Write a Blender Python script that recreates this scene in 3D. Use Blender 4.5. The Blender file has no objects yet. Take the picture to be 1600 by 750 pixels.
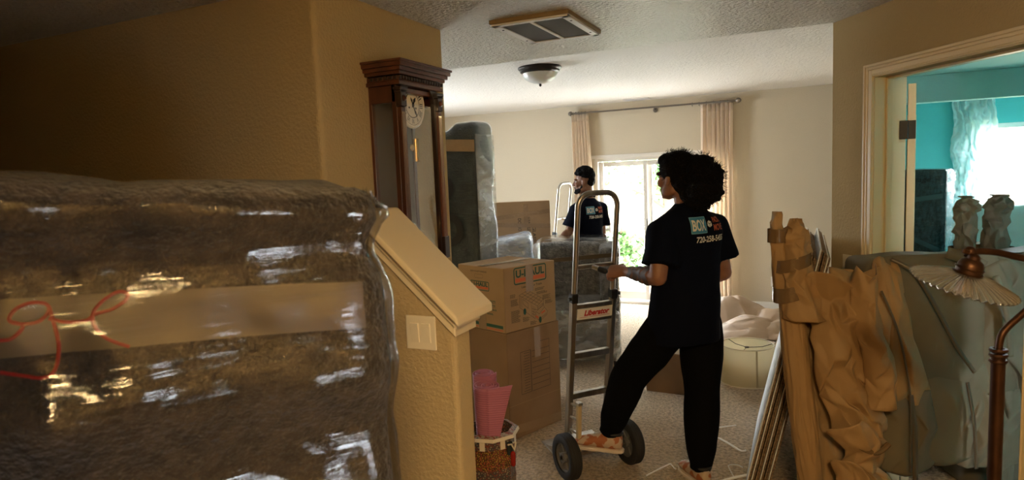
import bpy, bmesh, math, random
from mathutils import Vector, Matrix, noise
from mathutils.bvhtree import BVHTree

# ------------------------------------------------------------------ camera, sky, exposure
scene = bpy.context.scene
COL = scene.collection
YAW, PITCH, ROLL, FPX = 0.4283, 0.09941, -0.04127, 1008.2
fwd = Vector((-math.sin(YAW)*math.cos(PITCH), math.cos(YAW)*math.cos(PITCH), -math.sin(PITCH)))
rgt = Vector((math.cos(YAW), math.sin(YAW), 0)); upv = rgt.cross(fwd)
r2 = rgt*math.cos(ROLL) + upv*math.sin(ROLL); u2 = -rgt*math.sin(ROLL) + upv*math.cos(ROLL)
cam = bpy.data.cameras.new('camera'); cam_o = bpy.data.objects.new('camera', cam); COL.objects.link(cam_o)
cam_o.matrix_world = Matrix(((r2.x, u2.x, -fwd.x, 0), (r2.y, u2.y, -fwd.y, 0), (r2.z, u2.z, -fwd.z, 1.7), (0, 0, 0, 1)))
cam.sensor_width = 36; cam.lens = 36*FPX/1600; cam.clip_start = 0.02
cam.dof.use_dof = True; cam.dof.focus_distance = 4.2; cam.dof.aperture_fstop = 5.6
scene.camera = cam_o

world = bpy.data.worlds.new('world'); scene.world = world; world.use_nodes = True
bg = world.node_tree.nodes['Background']
bg.inputs['Color'].default_value = (0.86, 0.94, 1.0, 1); bg.inputs['Strength'].default_value = 13.0

sun = bpy.data.lights.new('sun', 'SUN'); sun.energy = 6; sun.angle = 0.02; sun.color = (1, .95, .86)
sun_o = bpy.data.objects.new('sun', sun); COL.objects.link(sun_o)
sun_o.rotation_euler = (math.radians(30), math.radians(24), 0)

def portal(name, loc, rot, sx, sy):
    l = bpy.data.lights.new(name, 'AREA'); l.shape = 'RECTANGLE'; l.size = sx; l.size_y = sy
    l.cycles.is_portal = True
    o = bpy.data.objects.new(name, l); COL.objects.link(o); o.location = loc; o.rotation_euler = rot
PI = math.pi
portal('daylight_patio_door', (-1.66, 8.22, .95), (-PI/2, 0, 0), 1.7, 1.95)
portal('daylight_bedroom_window', (2.35, 8.22, 1.42), (-PI/2, 0, 0), 1.7, 1.35)
portal('daylight_left_window', (-5.5, 5.6, 1.35), (0, -PI/2, 0), 1.5, 1.4)
portal('daylight_entry_window', (1.22, -.03, 1.12), (0, PI/2, 0), .6, .6)

vs = scene.view_settings
vs.view_transform = 'Standard'; vs.look = 'None'; vs.gamma = 1; vs.use_curve_mapping = False; vs.exposure = 1.62
scene.cycles.use_denoising = True
scene.cycles.max_bounces = 10; scene.cycles.diffuse_bounces = 5; scene.cycles.glossy_bounces = 4
scene.cycles.transparent_max_bounces = 16; scene.cycles.transmission_bounces = 6
scene.cycles.sample_clamp_indirect = 6.0
scene.cycles.caustics_reflective = False; scene.cycles.caustics_refractive = False

# ------------------------------------------------------------------ helpers
V = Vector
rnd = random.Random(7)
VR = YAW                                       # heading of the view, used to turn free-standing things

class MB:
    """collects vertices and faces; build() links them as one mesh object"""
    def __init__(s): s.v = []; s.f = []
    def add(s, verts, faces, M=None):
        b = len(s.v)
        s.v += [tuple(M @ V(p)) for p in verts] if M is not None else [tuple(p) for p in verts]
        s.f += [tuple(b+i for i in f) for f in faces]
        return s
    def box(s, c, d, M=None):
        x, y, z = c; a, b, h = d[0]/2, d[1]/2, d[2]/2
        vs_ = [(x+i*a, y+j*b, z+k*h) for i in (-1, 1) for j in (-1, 1) for k in (-1, 1)]
        return s.add(vs_, [(0,1,3,2), (4,6,7,5), (0,4,5,1), (2,3,7,6), (0,2,6,4), (1,5,7,3)], M)
    def prism(s, poly, h0, h1, M=None):
        """polygon in xy, extruded along z"""
        n = len(poly)
        vs_ = [(p[0], p[1], h0) for p in poly] + [(p[0], p[1], h1) for p in poly]
        fs = [tuple(range(n-1, -1, -1)), tuple(range(n, 2*n))] + [(i, (i+1) % n, n+(i+1) % n, n+i) for i in range(n)]
        return s.add(vs_, fs, M)
    def lathe(s, prof, n=24, M=None, cap=True):
        vs_, fs = [], []
        for r, z in prof:
            for i in range(n):
                a = 2*PI*i/n; vs_.append((r*math.cos(a), r*math.sin(a), z))
        for j in range(len(prof)-1):
            for i in range(n):
                fs.append((j*n+i, j*n+(i+1) % n, (j+1)*n+(i+1) % n, (j+1)*n+i))
        if cap:
            fs.append(tuple(range(n-1, -1, -1))); m = (len(prof)-1)*n; fs.append(tuple(m+i for i in range(n)))
        return s.add(vs_, fs, M)
    def tube(s, pts, r, n=10, cap=True, closed=False, M=None, flat=None):
        """tube along points; r number or list; flat=(side_vector, ratio) squashes"""
        pts = [V(p) for p in pts]; m = len(pts)
        rs = r if isinstance(r, (list, tuple)) else [r]*m
        vs_, fs = [], []
        prev = None
        for i, p in enumerate(pts):
            if closed: t = (pts[(i+1) % m]-pts[i-1])
            else: t = pts[min(i+1, m-1)]-pts[max(i-1, 0)]
            t = t.normalized() if t.length > 1e-9 else V((0, 0, 1))
            if prev is None:
                a = V((0, 0, 1)) if abs(t.z) < .9 else V((1, 0, 0))
                x = t.cross(a).normalized()
            else:
                x = (prev - t*prev.dot(t)).normalized()
            prev = x; y = t.cross(x)
            for k in range(n):
                an = 2*PI*k/n; vs_.append(tuple(p + (x*math.cos(an)+y*math.sin(an))*rs[i]))
        for j in range(m if closed else m-1):
            for k in range(n):
                a0, b0 = j*n, ((j+1) % m)*n
                fs.append((a0+k, a0+(k+1) % n, b0+(k+1) % n, b0+k))
        if cap and not closed:
            fs.append(tuple(range(n-1, -1, -1))); fs.append(tuple((m-1)*n+k for k in range(n)))
        return s.add(vs_, fs, M)
    def capsule(s, pts, r, n=12, M=None):
        """tube with rounded ends"""
        pts = [V(p) for p in pts]; rs = list(r) if isinstance(r, (list, tuple)) else [r]*len(pts)
        d0 = (pts[0]-pts[1]).normalized(); d1 = (pts[-1]-pts[-2]).normalized()
        P, Rr = [], []
        for k in (0, 30, 60): a = math.radians(k); P.append(pts[0]+d0*rs[0]*math.cos(a)); Rr.append(max(rs[0]*math.sin(a), 1e-4))
        P += pts; Rr += rs
        for k in (60, 30, 0): a = math.radians(k); P.append(pts[-1]+d1*rs[-1]*math.cos(a)); Rr.append(max(rs[-1]*math.sin(a), 1e-4))
        return s.tube(P, Rr, n, M=M)
    def ell(s, c, r, M=None, n=16, m=10):
        prof = []
        vs_, fs = [], []
        for j in range(m+1):
            a = PI*j/m - PI/2
            for i in range(n):
                t = 2*PI*i/n; rr = max(math.cos(a), 1e-3)
                vs_.append((c[0]+r[0]*rr*math.cos(t), c[1]+r[1]*rr*math.sin(t), c[2]+r[2]*math.sin(a)))
        for j in range(m):
            for i in range(n): fs.append((j*n+i, j*n+(i+1) % n, (j+1)*n+(i+1) % n, (j+1)*n+i))
        fs.append(tuple(range(n-1, -1, -1))); fs.append(tuple(m*n+i for i in range(n)))
        return s.add(vs_, fs, M)
    def grid(s, fn, nu, nv, wrap=False, M=None):
        vs_ = [tuple(fn(i/(nu if wrap else nu-1 if nu > 1 else 1), j/(nv-1))) for j in range(nv) for i in range(nu)]
        fs = []
        for j in range(nv-1):
            for i in range(nu if wrap else nu-1):
                fs.append((j*nu+i, j*nu+(i+1) % nu, (j+1)*nu+(i+1) % nu, (j+1)*nu+i))
        return s.add(vs_, fs, M)
    def loft(s, secs, n=24, M=None):
        """secs: (centre, side_vector*a, depth_vector*b) ellipses, capped"""
        vs_, fs = [], []
        for c, a, b in secs:
            for i in range(n):
                t = 2*PI*i/n; vs_.append(tuple(V(c)+V(a)*math.cos(t)+V(b)*math.sin(t)))
        for j in range(len(secs)-1):
            for i in range(n): fs.append((j*n+i, j*n+(i+1) % n, (j+1)*n+(i+1) % n, (j+1)*n+i))
        fs.append(tuple(range(n-1, -1, -1))); m = (len(secs)-1)*n; fs.append(tuple(m+i for i in range(n)))
        return s.add(vs_, fs, M)
    def mesh(s, name='m'):
        me = bpy.data.meshes.new(name); me.from_pydata(s.v, [], s.f); me.update(); return me
    def build(s, name, mat, parent=None, smooth=False, bevel=0, weld=False, solid=0, segs=1):
        me = s.mesh(name)
        bm = bmesh.new(); bm.from_mesh(me)
        if weld: bmesh.ops.remove_doubles(bm, verts=bm.verts, dist=1e-5)
        bmesh.ops.recalc_face_normals(bm, faces=bm.faces)
        if bevel:
            bm.normal_update()
            es = [e for e in bm.edges if len(e.link_faces) == 2 and e.calc_face_angle(0) > .5]
            bmesh.ops.bevel(bm, geom=es, offset=bevel, segments=segs, affect='EDGES', profile=.5, clamp_overlap=True)
        bm.to_mesh(me); bm.free()
        o = link(name, me, mat, parent, smooth)
        if solid:
            m = o.modifiers.new('thickness', 'SOLIDIFY'); m.thickness = solid; m.offset = 0
        return o

def link(name, me, mat, parent=None, smooth=False):
    ang = smooth if isinstance(smooth, (int, float)) and smooth > 1 else 40
    o = bpy.data.objects.new(name, me); COL.objects.link(o); o.parent = parent
    if mat is not None:
        me.materials.clear(); me.materials.append(mat)
    if smooth:
        me.polygons.foreach_set('use_smooth', [True]*len(me.polygons))
        if smooth != 'all':
            try: me.set_sharp_from_angle(angle=math.radians(ang))
            except Exception: pass
    me.update()
    return o

def tag(o, label, cat, group=None):
    o['label'] = label; o['category'] = cat
    if group: o['group'] = group
    return o
def thing(name, label, cat, loc=(0, 0, 0), rz=0, group=None):
    o = bpy.data.objects.new(name, None); COL.objects.link(o); o.location = loc; o.rotation_euler = (0, 0, rz)
    o.empty_display_size = .1
    return tag(o, label, cat, group)
def struct(o):
    o['kind'] = 'structure'; return o
def copy_tree(o, parent=None):
    c = o.copy(); COL.objects.link(c); c.parent = parent
    for ch in [x for x in bpy.data.objects if x.parent == o]: copy_tree(ch, c)
    return c
def frame(origin, right, up):
    r, u = V(right).normalized(), V(up).normalized(); n = r.cross(u)
    return Matrix(((r.x, u.x, n.x, origin[0]), (r.y, u.y, n.y, origin[1]), (r.z, u.z, n.z, origin[2]), (0, 0, 0, 1)))
def rot(axis, deg, at=(0, 0, 0)):
    T = Matrix.Translation(V(at)); return T @ Matrix.Rotation(math.radians(deg), 4, axis) @ T.inverted()
def catmull(pts, k=6, closed=False):
    P = [V(p) for p in pts]; n = len(P); out = []
    for i in range(n if closed else n-1):
        g = lambda j: P[j % n] if closed else P[max(0, min(n-1, j))]
        a, b, c, d = g(i-1), g(i), g(i+1), g(i+2)
        for j in range(k):
            t = j/k
            out.append(.5*((2*b)+(c-a)*t+(2*a-5*b+4*c-d)*t*t+(3*b-a-3*c+d)*t*t*t))
    if not closed: out.append(P[-1])
    return out
def tri(t): t -= math.floor(t); return abs(2*t-1)
class Crease:
    """sum of straight folds, for crumpled paper and cloth"""
    def __init__(s, seed, n, f0, f1, warp=.25):
        q = random.Random(seed); s.k = []
        for i in range(n):
            d = V((q.gauss(0, 1), q.gauss(0, 1), q.gauss(0, 1))).normalized()
            s.k.append((d*q.uniform(f0, f1), q.random(), q.uniform(.5, 1)))
        s.w = warp; s.n = n; s.off = V((q.random()*9, q.random()*9, q.random()*9))
    def __call__(s, p):
        w = noise.noise_vector(p*3+s.off)*s.w*.12
        q = p+w; t = 0
        for d, ph, a in s.k: t += a*(tri(q.dot(d)+ph)-.5)
        return t/math.sqrt(s.n)
def rbox(size, r, res, disp=None, post=None, zb=True):
    """rounded box as a dense welded grid; disp(p, n) moves along the normal; base at z=0"""
    sx, sy, sz = [v/2 for v in size]; mb = MB()
    def put(p):
        q = V((max(-sx+r, min(sx-r, p.x)), max(-sy+r, min(sy-r, p.y)), max(-sz+r, min(sz-r, p.z))))
        n = (p-q); n = n.normalized() if n.length > 1e-7 else V((0, 0, 1))
        w = q+n*r
        w.z += sz
        if disp: w = w+n*disp(w, n)
        if post: w = post(w)
        return w
    N = [max(2, int(math.ceil(v/res))) for v in size]
    for ax in range(3):
        a, b = (ax+1) % 3, (ax+2) % 3; S = (sx, sy, sz)
        for sg in (-1, 1):
            def fn(u, v):
                p = [0, 0, 0]; p[ax] = sg*S[ax]; p[a] = (2*u-1)*S[a]; p[b] = (2*v-1)*S[b]
                return p
            vs_ = []; na, nb = N[a]+1, N[b]+1
            for j in range(nb):
                for i in range(na): vs_.append(put(V(fn(i/N[a], j/N[b]))))
            fs = []
            for j in range(nb-1):
                for i in range(na-1):
                    q = (j*na+i, j*na+i+1, (j+1)*na+i+1, (j+1)*na+i); fs.append(q if sg > 0 else q[::-1])
            mb.add(vs_, fs)
    return mb
def evaluated(o):
    bpy.context.view_layer.update()
    dg = bpy.context.evaluated_depsgraph_get()
    me = bpy.data.meshes.new_from_object(o.evaluated_get(dg)); return me
def fuse(mb, voxel, smooth=6, f=.5):
    """voxel-union of overlapping closed shells into one continuous surface"""
    me = mb.mesh('tmp'); o = bpy.data.objects.new('tmp', me); COL.objects.link(o)
    m = o.modifiers.new('r', 'REMESH'); m.mode = 'VOXEL'; m.voxel_size = voxel; m.use_smooth_shade = True
    if smooth: s = o.modifiers.new('s', 'SMOOTH'); s.factor = f; s.iterations = smooth
    out = evaluated(o); bpy.data.objects.remove(o); bpy.data.meshes.remove(me); return out
_tx = {}
def text(s, size=1, bold=0, shear=0, align='CENTER'):
    """vertices and faces of a word in the xy plane, built with the default font"""
    k = (s, bold, shear, align)
    if k not in _tx:
        cu = bpy.data.curves.new('t', 'FONT'); cu.body = s; cu.size = 1; cu.offset = bold; cu.shear = shear
        cu.align_x = align; cu.align_y = 'CENTER'; cu.resolution_u = 3
        o = bpy.data.objects.new('t', cu); COL.objects.link(o); me = evaluated(o)
        _tx[k] = ([tuple(v.co) for v in me.vertices], [tuple(p.vertices) for p in me.polygons])
        bpy.data.objects.remove(o); bpy.data.curves.remove(cu); bpy.data.meshes.remove(me)
    vs_, fs = _tx[k]
    sx, sy = size if isinstance(size, tuple) else (size, size)
    return [(x*sx, y*sy, z) for x, y, z in vs_], fs
def fit_text(s, w, h, **k):
    """word scaled to a width and height, centred on the origin"""
    vs_, fs = text(s, 1, **k)
    xs = [p[0] for p in vs_]; ys = [p[1] for p in vs_]
    cx, cy = (min(xs)+max(xs))/2, (min(ys)+max(ys))/2; a, b = w/(max(xs)-min(xs)), h/(max(ys)-min(ys))
    return [((x-cx)*a, (y-cy)*b, 0) for x, y, z in vs_], fs
def strokes(mb, lines, w, M=None):
    """flat ink lines in the xy plane"""
    for ln in lines:
        for (x0, y0), (x1, y1) in zip(ln, ln[1:]):
            d = V((x1-x0, y1-y0, 0)); L = d.length
            if L < 1e-6: continue
            d /= L; n = V((-d.y, d.x, 0))*w/2; e = d*w*.35; a, b = V((x0, y0, 0))-e, V((x1, y1, 0))+e
            mb.add([a-n, b-n, b+n, a+n], [(0, 1, 2, 3)], M)
    return mb
def shift(vf, dx, dy, dz=0): return [(x+dx, y+dy, z+dz) for x, y, z in vf[0]], vf[1]
def rring(w, h, t, r=.01):
    """flat rounded rectangle ring"""
    def loop(w, h, r):
        return [(sx*(w/2-r)+r*math.cos(a), sy*(h/2-r)+r*math.sin(a), 0) for sx, sy, a0 in ((1, 1, 0), (-1, 1, 90), (-1, -1, 180), (1, -1, 270))
                for a in [math.radians(a0+q) for q in (0, 30, 60, 90)]]
    A, B = loop(w, h, r), loop(w-2*t, h-2*t, max(r-t, .001)); n = len(A)
    return A+B, [(i, (i+1) % n, n+(i+1) % n, n+i) for i in range(n)]

# ------------------------------------------------------------------ materials
def nodes(name):
    m = bpy.data.materials.new(name); m.use_nodes = True; nt = m.node_tree; nt.nodes.clear()
    out = nt.nodes.new('ShaderNodeOutputMaterial'); return m, nt, out
def N(nt, t, **kw):
    n = nt.nodes.new(t)
    for k, v in kw.items():
        if k in n.inputs.keys(): n.inputs[k].default_value = v
        else: setattr(n, k, v)
    return n
def c4(c): return (c[0], c[1], c[2], 1)
def coords(nt, scale=(1, 1, 1), which='Object', rotz=0):
    tc = N(nt, 'ShaderNodeTexCoord'); mp = N(nt, 'ShaderNodeMapping'); mp.inputs['Scale'].default_value = scale
    mp.inputs['Rotation'].default_value = (0, 0, rotz)
    nt.links.new(tc.outputs[which], mp.inputs['Vector']); return mp.outputs['Vector']
def pmat(name, col, rough=.6, metal=0, spec=.5, col2=None, vs=6, vdet=3, vpos=(.35, .65), stretch=(1, 1, 1), bump=0, bs=60, bdet=2, bstretch=None,
         sheen=0, trans=0, ior=1.45, coat=0, sub=0, kind='noise', bkind='noise', bdist=.01):
    m, nt, out = nodes(name)
    p = N(nt, 'ShaderNodeBsdfPrincipled'); nt.links.new(p.outputs[0], out.inputs[0])
    p.inputs['Base Color'].default_value = c4(col); p.inputs['Roughness'].default_value = rough; p.inputs['Metallic'].default_value = metal
    p.inputs['Specular IOR Level'].default_value = spec; p.inputs['IOR'].default_value = ior
    p.inputs['Sheen Weight'].default_value = sheen; p.inputs['Transmission Weight'].default_value = trans; p.inputs['Coat Weight'].default_value = coat
    if sub: p.inputs['Subsurface Weight'].default_value = sub; p.inputs['Subsurface Scale'].default_value = .02
    if col2:
        v = coords(nt, stretch)
        if kind == 'voronoi': t = N(nt, 'ShaderNodeTexVoronoi'); t.inputs['Scale'].default_value = vs; fo = t.outputs['Distance']
        elif kind == 'wave': t = N(nt, 'ShaderNodeTexWave'); t.inputs['Scale'].default_value = vs; t.inputs['Distortion'].default_value = 5; t.inputs['Detail'].default_value = 3; fo = t.outputs['Fac']
        else: t = N(nt, 'ShaderNodeTexNoise'); t.inputs['Scale'].default_value = vs; t.inputs['Detail'].default_value = vdet; fo = t.outputs['Fac']
        nt.links.new(v, t.inputs['Vector'])
        r = N(nt, 'ShaderNodeValToRGB'); r.color_ramp.elements[0].position = vpos[0]; r.color_ramp.elements[1].position = vpos[1]
        r.color_ramp.elements[0].color = c4(col); r.color_ramp.elements[1].color = c4(col2)
        nt.links.new(fo, r.inputs[0]); nt.links.new(r.outputs[0], p.inputs['Base Color'])
    if bump:
        v = coords(nt, bstretch or (1, 1, 1))
        if bkind == 'voronoi': t = N(nt, 'ShaderNodeTexVoronoi'); t.inputs['Scale'].default_value = bs; fo = t.outputs['Distance']
        elif bkind == 'wave': t = N(nt, 'ShaderNodeTexWave'); t.bands_direction = 'Z'; t.inputs['Scale'].default_value = bs; fo = t.outputs['Fac']
        else: t = N(nt, 'ShaderNodeTexNoise'); t.inputs['Scale'].default_value = bs; t.inputs['Detail'].default_value = bdet; fo = t.outputs['Fac']
        nt.links.new(v, t.inputs['Vector'])
        b = N(nt, 'ShaderNodeBump'); b.inputs['Strength'].default_value = bump; b.inputs['Distance'].default_value = bdist
        nt.links.new(fo, b.inputs['Height']); nt.links.new(b.outputs[0], p.inputs['Normal'])
    return m
def schlick(nt, f0, normal=None):
    lw = N(nt, 'ShaderNodeLayerWeight'); lw.inputs['Blend'].default_value = .5
    if normal is not None: nt.links.new(normal, lw.inputs['Normal'])
    pw = N(nt, 'ShaderNodeMath', operation='POWER'); pw.inputs[1].default_value = 4.0; nt.links.new(lw.outputs['Facing'], pw.inputs[0])
    ma = N(nt, 'ShaderNodeMath', operation='MULTIPLY_ADD'); ma.use_clamp = True; ma.inputs[1].default_value = 1-f0; ma.inputs[2].default_value = f0
    nt.links.new(pw.outputs[0], ma.inputs[0]); return ma
def film(name, haze=.12, bs=14, stretch=(1, 1, 9), bump=.5, tint=(.93, .95, .96), rough=.12, base=.07, hcol=(.85, .88, .9), streak=(.52, .7)):
    """thin clear stretch film: see-through, glossy, hazy where layers bunch"""
    m, nt, out = nodes(name)
    v = coords(nt, stretch)
    t = N(nt, 'ShaderNodeTexNoise'); t.inputs['Scale'].default_value = bs; t.inputs['Detail'].default_value = 5; t.inputs['Distortion'].default_value = .6
    nt.links.new(v, t.inputs['Vector'])
    b = N(nt, 'ShaderNodeBump'); b.inputs['Strength'].default_value = bump; b.inputs['Distance'].default_value = .02
    nt.links.new(t.outputs['Fac'], b.inputs['Height'])
    g = N(nt, 'ShaderNodeBsdfGlossy'); g.inputs['Roughness'].default_value = rough; nt.links.new(b.outputs[0], g.inputs['Normal'])
    tr = N(nt, 'ShaderNodeBsdfTransparent'); tr.inputs['Color'].default_value = c4(tint)
    df = N(nt, 'ShaderNodeBsdfDiffuse'); df.inputs['Color'].default_value = c4(hcol); nt.links.new(b.outputs[0], df.inputs['Normal'])
    rp = N(nt, 'ShaderNodeMapRange'); rp.inputs['From Min'].default_value = streak[0]; rp.inputs['From Max'].default_value = streak[1]
    rp.inputs['To Min'].default_value = 0; rp.inputs['To Max'].default_value = haze
    nt.links.new(t.outputs['Fac'], rp.inputs['Value'])
    mx1 = N(nt, 'ShaderNodeMixShader'); nt.links.new(rp.outputs[0], mx1.inputs[0]); nt.links.new(tr.outputs[0], mx1.inputs[1]); nt.links.new(df.outputs[0], mx1.inputs[2])
    ad = schlick(nt, base, b.outputs[0])
    mx2 = N(nt, 'ShaderNodeMixShader'); nt.links.new(ad.outputs[0], mx2.inputs[0]); nt.links.new(mx1.outputs[0], mx2.inputs[1]); nt.links.new(g.outputs[0], mx2.inputs[2])
    nt.links.new(mx2.outputs[0], out.inputs[0]); return m
def glass(name, tint=(1, 1, 1), ior=1.45, rough=0):
    m, nt, out = nodes(name)
    tr = N(nt, 'ShaderNodeBsdfTransparent'); tr.inputs['Color'].default_value = c4(tint)
    g = N(nt, 'ShaderNodeBsdfGlossy'); g.inputs['Roughness'].default_value = rough
    fr = schlick(nt, .04)
    mx = N(nt, 'ShaderNodeMixShader'); nt.links.new(fr.outputs[0], mx.inputs[0]); nt.links.new(tr.outputs[0], mx.inputs[1]); nt.links.new(g.outputs[0], mx.inputs[2])
    nt.links.new(mx.outputs[0], out.inputs[0]); return m
def emit(name, col, s):
    m, nt, out = nodes(name); e = N(nt, 'ShaderNodeEmission'); e.inputs['Color'].default_value = c4(col); e.inputs['Strength'].default_value = s
    nt.links.new(e.outputs[0], out.inputs[0]); return m
def cloth_thin(name, col, trans=.4, rough=.9):
    m, nt, out = nodes(name)
    d = N(nt, 'ShaderNodeBsdfDiffuse'); d.inputs['Color'].default_value = c4(col)
    t = N(nt, 'ShaderNodeBsdfTranslucent'); t.inputs['Color'].default_value = c4(col)
    mx = N(nt, 'ShaderNodeMixShader'); mx.inputs[0].default_value = trans
    nt.links.new(d.outputs[0], mx.inputs[1]); nt.links.new(t.outputs[0], mx.inputs[2]); nt.links.new(mx.outputs[0], out.inputs[0]); return m

M = {}
M['wall'] = pmat('wall_paint_lamplit', (.47, .36, .19), .85, bump=.5, bs=75, bdet=3, bdist=.012, spec=.3)  # same paint as the living room, with lamp warmth mixed into the colour
M['wall_far'] = pmat('wall_paint_living', (.57, .50, .38), .85, bump=.3, bs=80, bdet=3, bdist=.008, spec=.2)
M['ceiling'] = pmat('ceiling_paint', (.68, .655, .60), .38, bump=1.0, bs=48, bdet=4, bdist=.05, spec=.6)
M['ceiling_far'] = pmat('ceiling_paint_living', (.76, .73, .68), .7, bump=.6, bs=55, bdet=3, bdist=.02, spec=.3)
M['teal'] = pmat('teal_paint', (.10, .52, .54), .7, bump=.2, bs=120, bdist=.005, spec=.3)
M['teal_light'] = pmat('pale_teal_paint', (.40, .64, .62), .8, bump=.3, bs=90, bdist=.008, spec=.3)
M['trim'] = pmat('cream_trim', (.76, .63, .40), .35, spec=.5)
M['white_trim'] = pmat('white_trim', (.8, .78, .74), .4)
M['carpet'] = pmat('carpet', (.68, .50, .31), .95, col2=(.31, .21, .115), vs=46, vdet=8, vpos=(.40, .68), bump=1.0, bs=80, bdet=6, bdist=.05, sheen=.35, spec=.1)
M['plate'] = pmat('ivory_plastic', (.78, .70, .52), .35)
M['plate_w'] = pmat('white_plastic', (.8, .78, .74), .35)
M['wood'] = pmat('dark_mahogany', (.13, .042, .019), .28, col2=(.045, .014, .008), vs=9, vdet=5, stretch=(1, 1, .12), coat=.25, bump=.05, bs=40)
M['wood_dark'] = pmat('ebonised_wood', (.022, .010, .007), .3, coat=.2)
M['brass'] = pmat('brass', (.62, .42, .16), .25, metal=1)
M['dial'] = pmat('enamel_dial', (.78, .70, .55), .3)
M['ink'] = pmat('black_ink', (.015, .013, .012), .6)
M['glass'] = glass('clear_glass')
M['clock_back'] = pmat('clock_backboard', (.11, .092, .075), .5)
M['metal'] = pmat('brushed_aluminium', (.50, .47, .42), .34, metal=1, col2=(.36, .33, .29), vs=30, stretch=(1, 1, .1), bump=.05, bs=200, bstretch=(1, 1, .05))
M['chrome'] = pmat('chrome', (.75, .73, .7), .12, metal=1)
M['rubber'] = pmat('black_rubber', (.018, .017, .017), .75, bump=.1, bs=60)
M['hub'] = pmat('grey_hub', (.13, .125, .12), .5)
M['bar_wood'] = pmat('pale_wood_rail', (.55, .44, .26), .5, col2=(.42, .30, .15), vs=10, stretch=(1, 1, .1))
M['red'] = pmat('red_ink', (.42, .012, .018), .5)
M['red_marker'] = pmat('red_marker', (.22, .008, .010), .5)
M['label'] = pmat('label_silver', (.66, .64, .6), .4)
M['card'] = pmat('cardboard', (.40, .265, .145), .8, col2=(.35, .225, .12), vs=3, spec=.2, bump=.06, bs=120, bstretch=(1, 6, 1))
M['card_dark'] = pmat('worn_cardboard', (.28, .175, .095), .8, col2=(.22, .135, .07), vs=2.5, spec=.2, bump=.06, bs=120)
M['card_edge'] = pmat('corrugated_edge', (.33, .22, .13), .9, col2=(.10, .06, .035), vs=90, bump=.3, bs=200)
M['card_white'] = pmat('white_board', (.72, .71, .74), .6)
M['tape'] = pmat('packing_tape', (.30, .20, .115), .18, spec=.6, bump=.25, bs=40)
M['tape_dark'] = pmat('brown_tape', (.16, .10, .05), .15, spec=.7, bump=.4, bs=35)
M['tape_tan'] = pmat('tan_tape', (.085, .062, .030), .4, col2=(.068, .048, .023), vs=3)
M['green'] = pmat('green_ink', (.022, .085, .055), .7)
M['orange'] = pmat('orange_ink', (.58, .13, .045), .7)
M['olive_ink'] = pmat('olive_ink', (.07, .062, .035), .7)
M['mat_pink'] = pmat('pink_foam', (.44, .15, .22), .75, bump=.35, bs=26, bkind='wave', bstretch=(0, 0, 1), bdist=.006)
M['film'] = film('stretch_film', haze=.06, base=.05)
M['film_fore'] = film('stretch_film_heavy', haze=.0, bs=3.2, stretch=(.8, .8, 26), bump=.15, rough=.035, base=.032, tint=(.78, .78, .78), streak=(.60, .78))
M['film_white'] = film('stretch_film_cloudy', haze=.55, bs=7, stretch=(1, 1, 2.2), bump=.5, rough=.18, base=.08, streak=(.30, .8))
M['film_blue'] = film('stretch_film_bluish', haze=.6, bs=10, stretch=(1, 6, 6), bump=.7, rough=.1, base=.15, hcol=(.66, .76, .95), streak=(.4, .65))
M['pad_brown'] = pmat('brown_moving_pad', (.052, .039, .030), .95, col2=(.017, .0135, .0115), vs=34, vdet=6, bump=1.0, bs=90, bdet=6, bdist=.02, sheen=.2)
M['pad_grey'] = pmat('grey_moving_pad', (.20, .19, .18), .95, col2=(.085, .083, .083), vs=26, vdet=6, bump=.8, bs=80, bdet=5, bdist=.02, sheen=.2)
M['pad_slate'] = pmat('slate_moving_pad', (.036, .044, .042), .9, col2=(.016, .021, .020), vs=8, vdet=5, bump=.6, bs=90, bdet=5)
M['pad_blue'] = pmat('blue_moving_pad', (.028, .075, .085), .9, col2=(.010, .030, .036), vs=60, vdet=5, stretch=(1, 1, .5), bump=.6, bs=110)
M['paper'] = pmat('kraft_paper', (.37, .235, .115), .6, col2=(.32, .20, .095), vs=4, vdet=4, spec=.35, bump=.25, bs=9, bkind='voronoi', bdist=.03)
M['paper_shaded'] = pmat('kraft_paper_shaded', (.155, .132, .088), .6, col2=(.135, .112, .074), vs=4, vdet=4, spec=.35, bump=.2, bs=11, bkind='voronoi', bdist=.012)  # same kraft paper, its backlit teal-lit side put into the colour
M['paper_floor'] = pmat('floor_paper', (.37, .26, .175), .5, col2=(.33, .23, .15), vs=5, spec=.15)
M['strap'] = pmat('brown_strap', (.10, .075, .045), .3, spec=.6)
M['shirt'] = pmat('navy_cotton', (.0035, .0048, .011), .9, bump=.25, bs=350, bdist=.002, spec=.08)
M['pants'] = pmat('black_fleece', (.0035, .0035, .0042), .9, bump=.25, bs=250, bdist=.003, spec=.08)
M['skin'] = pmat('tan_skin', (.30, .145, .085), .5, col2=(.26, .12, .068), vs=18, sub=.08, bump=.05, bs=200)
M['skin2'] = pmat('brown_skin', (.23, .108, .062), .5, col2=(.2, .09, .052), vs=18, sub=.08, bump=.05, bs=200)
M['hair'] = pmat('black_hair', (.006, .005, .005), .8, bump=1, bs=60, bdet=6, bdist=.03, spec=.12)
M['tattoo'] = pmat('tattoo_ink', (.07, .045, .034), .5)
M['eye'] = pmat('eye_white', (.7, .68, .64), .2)
M['p_white'] = pmat('print_white', (.70, .66, .58), .8)
M['p_blue'] = pmat('print_blue', (.05, .21, .33), .8)
M['p_orange'] = pmat('print_orange', (.42, .09, .03), .8)
M['shoe'] = pmat('orange_sneaker', (.36, .12, .045), .6, col2=(.50, .38, .28), vs=22, vdet=1, vpos=(.45, .5))
M['shoe_w'] = pmat('sneaker_sole', (.66, .56, .46), .6)
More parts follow.
